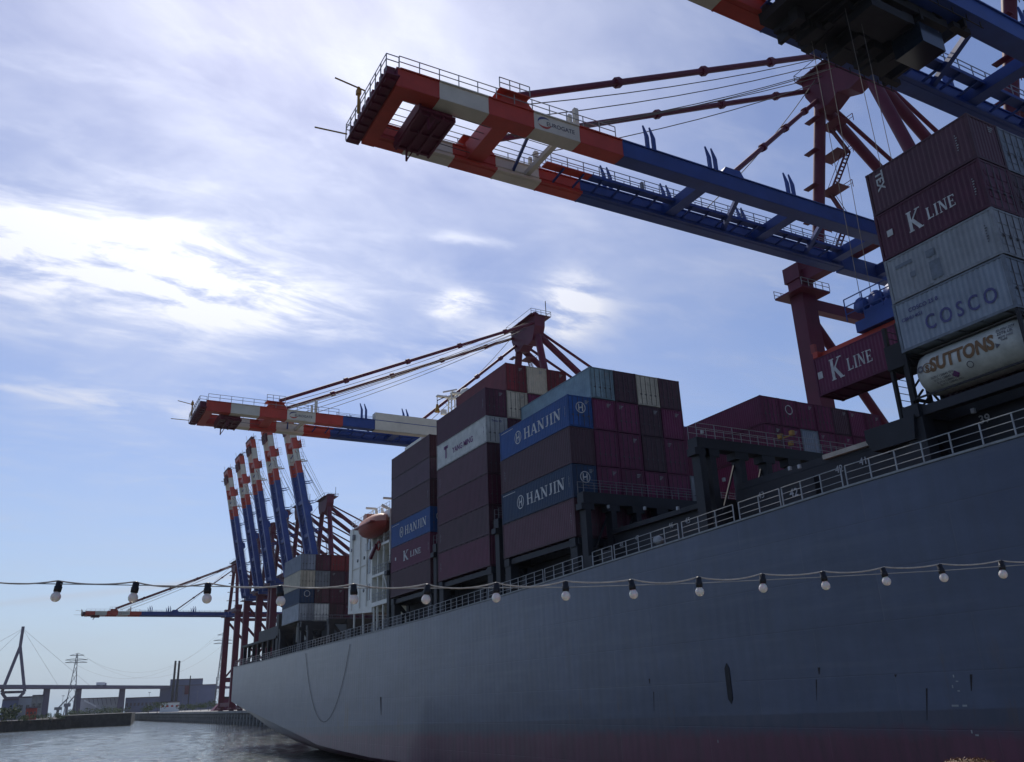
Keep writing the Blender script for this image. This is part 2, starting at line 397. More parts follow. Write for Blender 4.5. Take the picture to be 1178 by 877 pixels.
def dec_han(o, Lc, H):
    me = serif_mesh('HANJIN', .95, .05); w = width(me); k = 6.3/w; me.transform(Matrix.Diagonal((k, 1, 1, 1)))
    lay(me, M['letter_white'], o, (-.006, Lc*.62, H*.33), ROT_SIDE)
    rg = ring_mesh(.62, .1); rg.add([(-.30,-.38,.005),(-.16,-.38,.005),(-.16,.38,.005),(-.30,.38,.005),(.16,-.38,.006),(.30,-.38,.006),(.30,.38,.006),(.16,.38,.006),(-.18,-.12,.007),(.18,-.02,.007),(.18,.12,.007),(-.18,.02,.007)], [(0,1,2,3),(4,5,6,7),(8,9,10,11)])
    lm = rg.mesh('emblem', M['letter_white'])
    lay(lm, M['letter_white'], o, (-.006, Lc*.71, H*.5), ROT_SIDE, 'emblem')
    l2 = lm.copy(); l2.transform(Matrix.Scale(.8, 4)); lay(l2, M['letter_white'], o, (1.2, -.07, H*.62), ROT_END, 'emblem')
    fine_print(o, H, .55); end_code(o, H, 1.7)
    mb = MB().box(-.004, .004, Lc-2.6, Lc-.3, H-.30, H-.24); mb.build('code_marks', M['letter_white'], o)
def dec_kline(o, Lc, H, s=1.0):
    me = serif_mesh('K LINE', .62*s, .07, 1.75); w = width(me); k = (Lc*.44 if Lc < 8 else 5.2)/w; me.transform(Matrix.Diagonal((k, 1, 1, 1)))
    lay(me, M['letter_white'], o, (-.006, Lc*.70 if Lc < 8 else Lc*.66, H*.36), ROT_SIDE)
    mb = MB().box(-.006, .004, Lc*.85, Lc*.85+.34, H*.44, H*.44+.36)
    mb.build('emblem', M['letter_white'], o); fine_print(o, H, .5)
def dec_khang(o, Lc, H):
    ya = AX(955, 425, KX).y - KY; yb = AX(1001, 400, KX).y - KY
    me = serif_mesh('K LINE', .82, .07, 1.75); w = width(me); me.transform(Matrix.Diagonal(((ya-yb)/w, 1, 1, 1)))
    lay(me, M['letter_white'], o, (-.006, ya, H*.36), ROT_SIDE)
    yc = AX(944, 433, KX).y - KY; MB().box(-.006, .004, yc-.2, yc+.2, H*.44, H*.62).build('emblem', M['letter_white'], o)
def dec_cos(o, Lc, H):
    me = bfont_mesh('COSCO', 1.08, .012, 0, 1.0, .004, 1.45); w = width(me); me.transform(Matrix.Diagonal((3.75/w, 1, 1, 1)))
    lay(me, M['letter_blue'], o, (-.004, Lc*.74, H*.24), ROT_SIDE)
    me = bfont_mesh('COSCO 25 8', .3, .02); lay(me, M['letter_blue'], o, (-.003, Lc*.86, H*.72), ROT_SIDE)
    lay(bfont_mesh('CBHU 4G1', .26, .02), M['letter_blue'], o, (-.003, Lc*.94, H*.58), ROT_SIDE)
def dec_patch(o, Lc, H):
    mb = MB(); mb.box(-.002, .008, Lc*.50, Lc*.60, H*.12, H*.52); mb.box(-.002, .008, Lc*.53, Lc*.61, H*.62, H*.78); mb.box(-.002, .008, Lc*.74, Lc*.90, H*.70, H*.78)
    mb.box(-.002, .008, Lc*.73, Lc*.78, H*.38, H*.50); mb.build('faded_marks', M['cfr_palegrey'], o); fine_print(o, H, .5, mtl=M['letter_grey'])
def dec_yang(o, Lc, H):
    me = bfont_mesh('YANG MING', .86, .015, 0, 1.0); w = width(me); me.transform(Matrix.Diagonal((4.9/w, 1, 1, 1)))
    lay(me, M['letter_purple'], o, (-.004, Lc*.66, H*.33), ROT_SIDE)
    mb = MB().box(-.004, .006, Lc*.80-.14, Lc*.80+.14, H*.28, H*.78); mb.box(-.004, .006, Lc*.80-.5, Lc*.80+.5, H*.66, H*.78); mb.build('emblem', M['letter_purple'], o)
    lay(bfont_mesh('Ymlu 45', .34, .02), M['letter_blue'], o, (.6, -.02, H*.8), ROT_END); fine_print(o, H, .6, mtl=M['letter_purple'])
def dec_tex(o, Lc, H):
    me = bfont_mesh('TEX', .62, .03); rot = ROT_SIDE @ Matrix.Rotation(-math.pi/2, 4, 'Z')
    lay(me, M['letter_white'], o, (-.004, Lc*.90, H*.92), rot); fine_print(o, H, .8); end_code(o, H)
def dec_code(o, Lc, H): fine_print(o, H, .6); end_code(o, H)
def dec_end(o, Lc, H): end_code(o, H, random.choice((.35, 1.5, 1.6)))
def dec_code2(o, Lc, H): fine_print(o, H, Lc-.8)
def dec_logo_end(o, Lc, H):
    lay(ring_mesh(.5, .1).mesh('emblem', M['letter_white']), M['letter_white'], o, (1.2, -.03, H*.62), ROT_END, 'emblem')

def atd(px, dist, z=0):
    """point on the bearing of photo column px near the horizon, dist metres away, height z"""
    hy = 823.5 - .0445*(px-16); d = ray(px, hy); d.z = 0; d.normalize(); return Vector((d.x*dist, d.y*dist, z))
def hz(px): return 823.5 - .0445*(px-16)
# ------------------------------------------------------------------ SETTING: water, quay, banks
wm = bpy.data.materials.new('harbour_water'); wm.use_nodes = True; t = wm.node_tree; b = t.nodes['Principled BSDF']
b.inputs['Base Color'].default_value = (.075, .082, .066, 1); b.inputs['Roughness'].default_value = .07; b.inputs['IOR'].default_value = 1.33
co = t.nodes.new('ShaderNodeTexCoord'); prev = None
for sc_, st, di in ((1.4, .6, .25), (4.5, .8, .10)):
    n = t.nodes.new('ShaderNodeTexNoise'); n.inputs['Scale'].default_value = sc_; n.inputs['Detail'].default_value = 4; n.inputs['Distortion'].default_value = .4
    t.links.new(co.outputs['Object'], n.inputs['Vector'])
    bp = t.nodes.new('ShaderNodeBump'); bp.inputs['Strength'].default_value = st; bp.inputs['Distance'].default_value = di; t.links.new(n.outputs[0], bp.inputs['Height'])
    if prev: t.links.new(prev.outputs[0], bp.inputs['Normal'])
    prev = bp
t.links.new(prev.outputs[0], b.inputs['Normal'])
import numpy as np
def water_mesh():
    """one ring sheet, dense where the harbour opens, with real ripples"""
    rr = [2.0]
    while rr[-1] < 3300: rr.append(rr[-1]*(1.0055 if 45 < rr[-1] < 620 else 1.07))
    az = [math.radians(a) for a in list(np.arange(-22, 40, .12)) + list(np.arange(40, 338, 2.5))]
    r = np.array(rr); a = np.array(az); Rr, A = np.meshgrid(r, a, indexing='ij')
    X = Rr*np.sin(A); Y = Rr*np.cos(A); Z = np.zeros_like(X); rng = np.random.RandomState(4)
    sp_ = np.maximum(Rr*.0055, Rr*.0021); dense = ((Rr > 45) & (Rr < 600) & (A > math.radians(-21)) & (A < math.radians(39)))
    for i in range(46):
        lam = .9*(1.05**i)*1.0; th = rng.normal(1.9, .8); k = 2*math.pi/lam; am = .0048*lam*(1 if lam < 4 else (4/lam)**1.2)
        Z += am*np.clip(lam/(2.2*sp_)-1, 0, 1)*np.sin(k*(X*math.cos(th)+Y*math.sin(th)) + rng.uniform(0, 6.28))
    Z *= dense
    n, m_ = X.shape; co_ = np.stack([X, Y, Z], -1).reshape(-1, 3)
    i = np.arange(n-1)[:, None]*m_; j = np.arange(m_)[None, :]; jn = (j+1) % m_
    q = np.stack([i+j, i+m_+j, i+m_+jn, i+jn], -1).reshape(-1, 4)
    me = bpy.data.meshes.new('water'); me.vertices.add(len(co_)+1); me.loops.add(len(q)*4+m_*3); me.polygons.add(len(q)+m_)
    me.vertices.foreach_set('co', np.concatenate([co_.ravel(), [0, 0, 0]]))
    tri = np.stack([np.full(m_, len(co_)), jn[0], j[0]], -1)
    me.loops.foreach_set('vertex_index', np.concatenate([q[:, ::-1].ravel(), tri[:, ::-1].ravel()]).astype('i'))
    st_ = np.concatenate([np.arange(len(q))*4, len(q)*4+np.arange(m_)*3]).astype('i'); me.polygons.foreach_set('loop_start', st_)
    me.polygons.foreach_set('use_smooth', np.ones(len(q)+m_, dtype=bool)); me.update(); me.validate(); me.materials.append(wm); return me
o = bpy.data.objects.new('water', water_mesh()); C.objects.link(o)
if o.data.polygons[1000].normal.z < 0: o.data.flip_normals()
o['kind'] = 'structure'

QX = 81.5; QZ = 5.2
# quay: cap, dark sheet-pile face with pale piles
mb = MB(); mb.box(QX, 700, -300, 900, -3, QZ-.9); qb = mb.build('ground', M['wall_dark']); qb['kind'] = 'structure'
mb = MB(); mb.box(QX-.6, 701, -301, 901, QZ-.9+.004, QZ); qc = mb.build('quay_apron', M['concrete']); qc['kind'] = 'structure'
wall = empty('quay_wall', (QX, 120, 0), 'dark piled quay wall with row of pale fender piles beyond the stern', 'quay wall')
mb = MB()
for i in range(130): mb.box(QX-.9, QX-.05, 100+i*5.8, 100+i*5.8+1.0, -2, QZ-1.3)
o = mb.build('fender_piles', M['concrete'], wall, True)
mb = MB(); mb.box(QX-.45, QX-.004, 100, 900, 2.2, 2.7); mb.box(QX-.5, QX-.004, 100, 900, .4, .8); mb.build('waling_beam', M['wall_dark'], wall, True)
# ground further back, past the basin
mb = MB(); mb.box(-700, 900, 903, 1700, -3, 2.2); o = mb.build('far_ground', M['roof_dark']); o['kind'] = 'structure'
a_, b_, c_, d_ = atd(70, 520), atd(152, 520), atd(156, 720), atd(66, 720)
mb = MB().prism([(q.x, q.y) for q in (a_, b_, c_, d_)], 2, -3, 6.0); o = mb.build('basin_ground', M['wall_dark']); o['kind'] = 'structure'
# left bank
def poly_prism(name, pts, z0, z1, mt):
    mb = MB().prism([(p[0], p[1]) for p in pts], 2, z0, z1); o = mb.build(name, mt); return o
lb = [AX(80, 838, 1) for _ in range(1)]
def AZ(px, py, Z):
    d = ray(px, py); t_ = (Z-CH)/d.z; return Vector((d.x*t_, d.y*t_, Z))
e0 = AZ(-160, 851.5, 0); e1 = AZ(81, 838.3, 0)
e2 = e1*1.6; e3 = e0*1.9; e2.z = e3.z = 0
o = poly_prism('bank_ground', [e0, e1, e2, e3], -2, 4.6, M['wall_dark']); o['kind'] = 'structure'
mb = MB(); dvec = (e1-e0).normalized(); 
for i in range(26):
    p = e0 + (e1-e0)*(i/26); mb.bar((p.x, p.y-.3, -1), (p.x, p.y-.3, 4.7), .5)
mb.bar((e0.x, e0.y-.4, 4.5), (e1.x, e1.y-.4, 4.5), .6, .5)
o = mb.build('sheet_pile_wall', M['wall_dark']); tag(o, 'dark sheet pile bank wall at the far left edge of the water', 'quay wall')

# ------------------------------------------------------------------ background
def zat(px, py, dist): 
    d = ray(px, py); return CH + d.z/math.hypot(d.x, d.y)*dist
# cable stayed road bridge
b0 = atd(-220, 800); b1 = atd(300, 1350)
br = empty('road_bridge', (b0.x, b0.y, 0), 'long high road bridge with A shaped pylon and cable stays', 'bridge')
def onbridge(px):
    for k in range(3000):
        s = k/3000; p = b0.lerp(b1, s); d = ray(px, hz(px))
        if p.x*d.y - p.y*d.x >= 0: return p
    return b1
def bz(p, px, py): return zat(px, py, math.hypot(p.x, p.y))
pA, pB = onbridge(-150), onbridge(262)
zA, zB = bz(onbridge(10), 10, 791), bz(pB, 255, 791.5)
mb = MB(); PA = Vector((pA.x, pA.y, zA)); PB = Vector((pB.x, pB.y, zB))
mb.bar(PA, PB, 16, 2.6); dk = mb.build('bridge_deck', M['bridge_steel'], br, True)
mb = MB(); mb.bar(PA+Vector((-5,-6,1.9)), PB+Vector((-5,-6,1.9)), .3, .8); mb.build('parapet', M['steel_grey'], br, True)
for px, w in ((50, 8), (87, 7), (138, 6), (-60, 8)):
    p = onbridge(px); s = (p - pA).length/(pB-pA).length; zt = zA+(zB-zA)*s-1.3
    mb = MB(); mb.bar((p.x, p.y, 0), (p.x, p.y, zt), 7, 6, w2=5.5, h2=5); mb.build('pier', M['bridge_steel'], br, True)
# pylon: lean of its axis comes from perspective only
pp = onbridge(11); dd = math.hypot(pp.x, pp.y); ez = Vector((ray(24, hz(24)).y, -ray(24, hz(24)).x, 0)).normalized()
ztop = zat(25, 721, dd); zsplit = zat(22, 744, dd); zdk = zat(16, 791, dd); zlo = zat(14, 803, dd); zb_ = 2
mb = MB(); k = dd/FPX
def P2(off, z): return pp + ez*off + Vector((0, 0, z))
mb.bar(P2(0, ztop), P2(0, zsplit), 2.6)
for s in (-1, 1):
    mb.bar(P2(0, zsplit), P2(s*9.5*k, zdk-4), 2.6); mb.bar(P2(s*9.5*k, zdk-4), P2(s*5.5*k, zlo), 2.6)
mb.bar(P2(-9.5*k, zdk-4), P2(9.5*k, zdk-4), 2.2); mb.bar(P2(0, zlo+1), P2(0, 0), 13*k, 8)
mb.build('pylon', M['bridge_steel'], br, True)
mb = MB()
dirb = (PB-PA).normalized()
for s in (-1, 1):
    for q, zt in ((55, .98), (100, 1.0)):
        if s < 0 and q > 60: q = 95
        a = P2(0, zsplit+(ztop-zsplit)*(zt-.1)); e = Vector((pp.x, pp.y, zdk)) + dirb*(q*s*1.1); mb.tube([a, e], .12, 4)
mb.build('stay_cables', M['steel_grey'], br, True)
# transmission towers
def tower(px, pyt, pyb, dist, label, w=6.5):
    p = atd(px, dist); zt = zat(px, pyt, dist); o = empty('transmission_tower', p, label, 'pylon', 'lattice power pylons by the bridge'); o.location.z = 2
    mb = MB(); H = zt-2; ex = Vector((p.y, -p.x, 0)).normalized()
    def q(sx, sy, f): ww = w*(1-f)**1.3*.5+.45; return Vector((sx*ww, sy*ww, H*f))
    fs = [0, .2, .38, .54, .68, .8, .9, 1]
    for sx in (-1, 1):
        for sy in (-1, 1):
            for a, b_ in zip(fs, fs[1:]): mb.bar(q(sx, sy, a), q(sx, sy, b_), .42)
    for a, b_ in zip(fs, fs[1:]):
        for sx, sy, tx, ty in ((-1,-1,1,-1), (1,-1,-1,-1), (-1,1,1,1), (-1,-1,-1,1), (1,1,1,-1)): mb.bar(q(sx, sy, a), q(tx, ty, b_), .26)
    mb.build('lattice_mast', M['steel_grey'], o)
    mb = MB()
    for f, hw in ((.97, 5.5), (.90, 8.5), (.86, 8.5)):
        mb.bar(-ex*hw + Vector((0,0,H*f)), ex*hw + Vector((0,0,H*f)), .5); mb.bar(-ex*hw + Vector((0,0,H*f)), Vector((0,0,H*f+1.6)), .25); mb.bar(ex*hw + Vector((0,0,H*f)), Vector((0,0,H*f+1.6)), .25)
    mb.build('cross_arm', M['steel_grey'], o); return o, zt
t1, z1 = tower(80, 752, 815, 850, 'lattice power pylon standing behind the bridge near the cable stays', 9)
t2, z2 = tower(251, 728, 815, 900, 'lattice power pylon beside the crane legs right of the factory', 8)
mb = MB()
for off, dz in ((-8, -6), (8, -6), (0, -1)):
    a = Vector(t1.location)+Vector((off, 0, z1+dz)); b_ = Vector(t2.location)+Vector((off, 0, z2+dz)); pts = []
    for i in range(17):
        s = i/16; p = a.lerp(b_, s); p.z -= 4*s*(1-s)*26; pts.append(p)
    mb.tube(pts, .055, 3, False)
o = mb.build('power_lines', M['rope']); tag(o, 'thin sagging power lines strung between the two lattice pylons', 'cables')
# factory with chimneys
def block(name, px0, px1, pyt, dist, depth, mt, label, cat='building', zb=2, windows=0, wm_=None, roof=None):
    a = atd(px0, dist); b_ = atd(px1, dist); zt = zat((px0+px1)/2, pyt, dist); o = empty(name, (a.x, a.y, zb), label, cat)
    out = Vector((a.x+b_.x, a.y+b_.y, 0)).normalized()*depth; mb = MB()
    c = [a, b_, b_+out, a+out]; mb.add([(p.x, p.y, zb) for p in c]+[(p.x, p.y, zt) for p in c], [(0,1,5,4),(1,2,6,5),(2,3,7,6),(3,0,4,7),(4,5,6,7)])
    mb.build('wall', mt, o, True)
    mb = MB(); cc_ = [p + Vector((0,0,0)) for p in c]; mb.add([(p.x*.999, p.y*.999, zt) for p in cc_]+[(p.x*.999, p.y*.999, zt+.8) for p in cc_], [(0,1,5,4),(1,2,6,5),(2,3,7,6),(3,0,4,7),(4,5,6,7),(3,2,1,0)]); mb.build('roof', roof or M['roof_dark'], o, True)
    if windows:
        d = (b_-a)
        for i in range(windows):
            s0 = (i+.25)/windows; s1 = (i+.75)/windows; p0 = a+d*s0-out.normalized()*.1; p1 = a+d*s1-out.normalized()*.1; h = zt-zb
            mb = MB().add([(p0.x,p0.y,zb+h*.55),(p1.x,p1.y,zb+h*.55),(p1.x,p1.y,zb+h*.72),(p0.x,p0.y,zb+h*.72)], [(0,1,2,3)]); mb.build('window', wm_ or M['window'], o, True)
    return o
fac = block('factory', 182, 247, 789, 1130, 50, M['factory'], 'large lavender blue factory hall with twin chimneys behind bridge')
fu = block('factory_upper', 193, 231, 782, 1140, 40, M['factory'], 'x')
for ch in list(fu.children):
    mtx = Vector(fu.location)-Vector(fac.location); ch.parent = fac; ch.location = mtx; ch.name = 'upper_storey' if ch.name.startswith('wall') else 'upper_roof'
bpy.data.objects.remove(fu)
for px in (197, 201.5):
    p = atd(px, 1120); zt = zat(px, 760.5, 1120); MB().tube([(p.x, p.y, 10), (p.x, p.y, zt)], 1.5, 10, r2=1.15).build('chimney', M['steel_dark'], fac, True)
mb = MB(); p = atd(216, 1110); 
p = atd(213.5, 1128); mb.bar((p.x, p.y, zat(214, 799, 1128)), (p.x, p.y, zat(214, 789, 1128)), 5.5, 1); mb.build('loading_tower', M['crane_maroon'], fac, True)
for px, h in ((247, 779), (216, 777.5)):
    p = atd(px, 1125); MB().tube([(p.x, p.y, 5), (p.x, p.y, zat(px, h, 1125))], .6, 6).build('vent_pipe', M['steel_dark'], fac, True)
block('warehouse', 143, 183, 803, 1100, 40, M['factory'], 'low blue shed attached left of the big factory hall', windows=9, wm_=M['roof_dark'])
wh = block('warehouse', 91, 141, 803.5, 1080, 60, M['factory_pale'], 'pale hall with striped roof under the bridge, left of blue shed')
mb = MB(); a = atd(95, 1075); b_ = atd(110, 1075)
mb.add([(a.x, a.y, zat(95, 807, 1075)), (a.x, a.y, zat(95, 805, 1075)), (b_.x, b_.y, zat(110, 812, 1075)), (b_.x, b_.y, zat(110, 814, 1075))], [(0,1,2,3)]); mb.build('awning', M['boat_white'], wh, True)
for i in range(8):
    px = 100+i*5; a = atd(px, 1078); MB().bar((a.x, a.y, zat(px, 803.5, 1078)), (a.x+2, a.y, zat(px+3, 811, 1078)), .7, .4).build('roof_rib', M['roof_dark'], wh, True)
block('warehouse', 0, 19, 806, 620, 30, M['factory'], 'dark blue grey shed beneath the bridge pylon at far left', windows=3)
block('warehouse', 19, 34, 803, 640, 30, M['factory_pale'], 'teal grey shed just right of the bridge pylon foot', windows=2)
block('warehouse', 34, 47, 801, 700, 30, M['concrete'], 'taller pale shed next to the first bridge pier', windows=2)
block('site_office', 184, 206, 808.5, 660, 8, M['boat_white'], 'small white and red cabin on the quay before the factory', windows=4, wm_=M['crane_red'], zb=5)
block('site_cabin', 29, 42, 815, 560, 6, M['crane_red'], 'low red cabin among bushes on the left bank', zb=4, windows=3)
def jib(px, pyt, dist, label):
    p = atd(px, dist); H = zat(px, pyt, dist); o = empty('harbour_crane', (p.x, p.y, 2), label, 'crane')
    MB().bar((p.x, p.y, 2), (p.x, p.y, H*.55), 2.2).build('tower', M['steel_grey'], o, True)
    MB().box(p.x-3, p.x+3, p.y-2, p.y+2, H*.5, H*.62).build('cabin', M['steel_grey'], o, True)
    MB().bar((p.x, p.y, H*.58), (p.x+dist*.008, p.y, H), 1.1).build('jib', M['steel_grey'], o, True)
jib(66, 803, 900, 'small grey harbour crane just right of the first bridge pier')
jib(76, 797, 1000, 'slender grey harbour crane left of the second bridge pier')
for i, px in enumerate((108,)):
    p = onbridge(px); s_ = (p-pA).length/(pB-pA).length; z = zA+(zB-zA)*s_+1.3; o = empty('truck', (p.x, p.y, z), 'white lorry driving over the high bridge near its second pier', 'truck')
    d = (pB-pA).normalized(); d = Vector((d.x, d.y, 0)); MB().bar(Vector((0,0,2.4)), d*11+Vector((0,0,2.4)), 2.5, 2.8).build('trailer', M['boat_white'], o); MB().bar(d*11.4+Vector((0,0,1.9)), d*13.6+Vector((0,0,1.9)), 2.4, 2.6).build('cab', M['factory'], o)
    mb = MB()
    for q_ in (1.5, 3, 9.5, 12.6): mb.lathe([(0,-1.2),(.5,-1.2),(.5,1.2),(0,1.2)], d*q_+Vector((0,0,.5)), 10, (-d.y, d.x, 0))
    mb.build('wheels', M['steel_dark'], o)
lm_ = ['lamp mast on the quay left of white cabin', 'lamp mast right of the small white cabin', 'lamp mast in front of the factory centre', 'lamp mast near the farthest crane legs', 'lamp mast behind the left bank bushes', 'lamp mast between the first two bridge piers']
for i, (px, h, dd_) in enumerate(((170, 797, 700), (209, 795, 640), (226, 796, 700), (243, 794, 640), (40, 803, 640), (70, 801, 700))):
    p = atd(px, dd_); zt = zat(px, h, dd_); o = empty('lamp_mast', (p.x, p.y, 3), lm_[i], 'lamp mast', 'lamp masts on the far banks')
    MB().tube([(0,0,0), (0,0,zt-3)], .16, 6, r2=.1).build('pole', M['steel_grey'], o); MB().box(-.9, .9, -.3, .3, zt-3, zt-2.7).build('lamp_head', M['steel_grey'], o)
# vegetation: bushes and trees on the banks
def leaf_clump(mb, c, r, n, rz=.8):
    for i in range(n):
        while True:
            v = Vector((random.uniform(-1,1), random.uniform(-1,1), random.uniform(-1,1)))
            if v.length < 1: break
        p = Vector(c) + Vector((v.x*r, v.y*r, v.z*r*rz)); s = r*random.uniform(.08, .2); a = Vector((random.gauss(0,1), random.gauss(0,1), random.gauss(0,1))).normalized(); b2 = a.orthogonal().normalized()
        mb.add([p+a*s, p+b2*s, p-a*s, p-b2*s], [(0,1,2,3)])
def bush(px, dist, h, label, w=None, zb=4):
    p = atd(px, dist); o = empty('tree' if h > 4 else 'bush', (p.x, p.y, zb), label, 'tree' if h > 4 else 'bush', 'trees and bushes along the far banks'); w = w or h*.8
    MB().tube([(0,0,-.5), (.2,0,h*.5)], .12+h*.02, 5, r2=.06).build('trunk', M['bark'], o)
    mb = MB()
    for i in range(6): leaf_clump(mb, (random.uniform(-w,w)*.6, random.uniform(-w,w)*.4, h*random.uniform(.4,.8)), h*.38, 55)
    mb.build('crown', M['foliage'], o)
lab = ['leftmost dark green tree on the left bank', 'low green bush on left bank below the bridge pylon', 'wide green bush on left bank right of the pylon foot', 'rounded bush on left bank below the first pier', 'small bush near the middle of the left bank', 'green bush left of the left bank end', 'last green bush at the right end of left bank']
for i, (px, h, w) in enumerate(((2, 8, 8), (14, 4, 6), (25, 3.4, 7), (36, 3.8, 6), (49, 3.2, 7), (61, 3.6, 6), (72, 3.0, 5))): bush(px, 430+i*9, h, lab[i], w)
lab = ['green bush by the quay below the blue shed', 'dark tree left of the small white cabin', 'pale green bush right of the small white cabin', 'green bush below the factory loading tower', 'dark bush under the factory wall centre', 'green tree under the right factory corner', 'small bush beside the crane legs on the quay']
for i, (px, h) in enumerate(((171, 5), (181, 6.5), (213, 5.5), (222, 5), (231, 4), (240, 6), (250, 4))): bush(px, 640-i*12, h, lab[i], h*1.2, 5)
lab = ['low shrub under the bridge beside left bank end', 'dark tree between second bridge pier and pale hall', 'dark tree in front of the pale striped hall', 'dark round tree below the third bridge pier', 'dark tree right of the third bridge pier']
for i, (px, h) in enumerate(((84, 8), (97, 9), (112, 8), (128, 8.5), (150, 9))): bush(px, 760+i*20, h, lab[i], h*2.6, 2)
# dark moored barge line and reddish edge
mb = MB(); a = AZ(82, 835.6, 0); 
for i, (px, w, k2) in enumerate(((88, 16, 'rust red work barge moored left of the long quay'), (118, 20, 'long dark rust barge moored beneath the bridge'))):
    p = atd(px, 600); o = empty('barge', (p.x, p.y, 0), k2, 'barge', 'barges moored under the bridge')
    ex = Vector((p.y, -p.x, 0)).normalized(); mb = MB(); mb.bar(-ex*w/2+Vector((0,0,.6)), ex*w/2+Vector((0,0,.6)), 5, 1.8); mb.bar(-ex*w*.5+Vector((0,0,1.7)), -ex*w*.3+Vector((0,0,1.7)), 4, 1.2); mb.build('hull', paint('barge_red', (.22, .06, .04), .8), o)
    MB().bar(ex*w*.1+Vector((0,0,1.7)), ex*w*.45+Vector((0,0,1.7)), 3, .5).build('hatch', M['wall_dark'], o)
# red heap / gantry feet on the quay near the stern
p = atd(259, 520); o = empty('spoil_hopper', (p.x, p.y, QZ), 'reddish brown hopper pile on quay by the farthest crane leg', 'hopper')
MB().add([(-7,-4,0),(7,-4,0),(7,4,0),(-7,4,0),(-1.5,-1,6),(2.5,-1,6),(2.5,1,6),(-1.5,1,6)], [(0,1,5,4),(1,2,6,5),(2,3,7,6),(3,0,4,7),(4,5,6,7)]).build('bin', M['crane_maroon'], o)
MB().box(-2, 3, -1.6, 1.6, 6, 7).build('grating', M['steel_dark'], o)

# ------------------------------------------------------------------ SHIP
HX = 36.0; BM = 43.4; XC = HX + BM/2
SHE = [(-90, 17.4), (0, 16.75), (29, 16.35), (43, 15.88), (52, 15.62), (64, 15.21), (86, 14.74), (152, 14.12), (178, 14.1), (190, 14.1)]
def sheer(y):
    for (a, b_), (c, d) in zip(SHE, SHE[1:]):
        if a <= y <= c: return b_ + (d-b_)*(y-a)/(c-a)
    return SHE[0][1] if y < SHE[0][0] else SHE[-1][1]
ship = empty('container_ship', (XC, 60, 0), 'huge grey container ship with dark red waterline alongside the quay', 'ship')
hm = bpy.data.materials.new('hull_paint'); hm.use_nodes = True; t = hm.node_tree; b = t.nodes['Principled BSDF']; ln = t.links
def T(tp, **k):
    n = t.nodes.new(tp)
    for a_, v in k.items(): setattr(n, a_, v)
    return n
def tm(op, a, b2=None):
    n = T('ShaderNodeMath', operation=op)
    for i, v in enumerate((a, b2)):
        if v is None: continue
        if isinstance(v, (int, float)): n.inputs[i].default_value = v
        else: ln.new(v, n.inputs[i])
    return n.outputs[0]
co = T('ShaderNodeTexCoord'); sp = T('ShaderNodeSeparateXYZ'); ln.new(co.outputs['Object'], sp.inputs[0])
zs = tm('ADD', sp.outputs[2], tm('MULTIPLY', sp.outputs[1], .0176)); zs = tm('SUBTRACT', zs, 5.69 + .0176*23 - .0176*60)   # object origin sits at y=60
def tn(sc, mapping, detail=6, rough=.6, dist=0):
    mp = T('ShaderNodeMapping'); mp.inputs['Scale'].default_value = mapping; ln.new(co.outputs['Object'], mp.inputs[0])
    n = T('ShaderNodeTexNoise'); n.inputs['Scale'].default_value = sc; n.inputs['Detail'].default_value = detail; n.inputs['Roughness'].default_value = rough; n.inputs['Distortion'].default_value = dist
    ln.new(mp.outputs[0], n.inputs['Vector']); return n.outputs[0]
def tr(v, a, b2, c=0, d=1):
    n = T('ShaderNodeMapRange'); ln.new(v, n.inputs[0]); n.inputs[1].default_value = a; n.inputs[2].default_value = b2; n.inputs[3].default_value = c; n.inputs[4].default_value = d; return n.outputs[0]
def tmix(f, a, b2):
    n = T('ShaderNodeMix', data_type='RGBA'); ln.new(f, n.inputs[0])
    for i, v in ((6, a), (7, b2)):
        if isinstance(v, tuple): n.inputs[i].default_value = (*v, 1)
        else: ln.new(v, n.inputs[i])
    return n.outputs[2]
big_ = tn(.16, (1, .6, 1.6), 9, .68); fine = tn(1.1, (1, 1, .16), 8, .7); hori = tn(.5, (1, .12, 3), 6, .6)
grey = tmix(tr(big_, .35, .68), (.030, .042, .090), (.060, .078, .142))
grey = tmix(tr(fine, .45, .75, 0, .5), grey, (.028, .034, .054))
grey = tmix(tr(hori, .52, .75, 0, .35), grey, (.105, .120, .160))
brk = T('ShaderNodeTexBrick'); mp = T('ShaderNodeMapping'); mp.inputs['Rotation'].default_value = (0, math.radians(90), 0)
cy_ = T('ShaderNodeCombineXYZ'); ln.new(sp.outputs[1], cy_.inputs[0]); ln.new(sp.outputs[2], cy_.inputs[1])
ln.new(cy_.outputs[0], brk.inputs['Vector']); brk.inputs['Scale'].default_value = 1; brk.inputs['Brick Width'].default_value = 9; brk.inputs['Row Height'].default_value = 2.4; brk.inputs['Mortar Size'].default_value = .035; brk.inputs['Mortar Smooth'].default_value = .4
grey = tmix(tm('MULTIPLY', brk.outputs['Fac'], .22), grey, (.08, .085, .10))
boot = tmix(tr(fine, .4, .7), (.028, .034, .070), (.050, .048, .085))
red = tmix(tr(fine, .4, .7), (.105, .014, .048), (.050, .009, .028))
wob = tm('MULTIPLY', tm('SUBTRACT', tn(.9, (1, 1, 1), 6, .7), .5), 1.1)
f1 = tr(tm('ADD', zs, tm('MULTIPLY', wob, .12)), -.04, .04); f2 = tr(tm('ADD', zs, wob), -1.25, -.55)
low = tmix(f2, red, boot); colr = tmix(f1, low, grey)
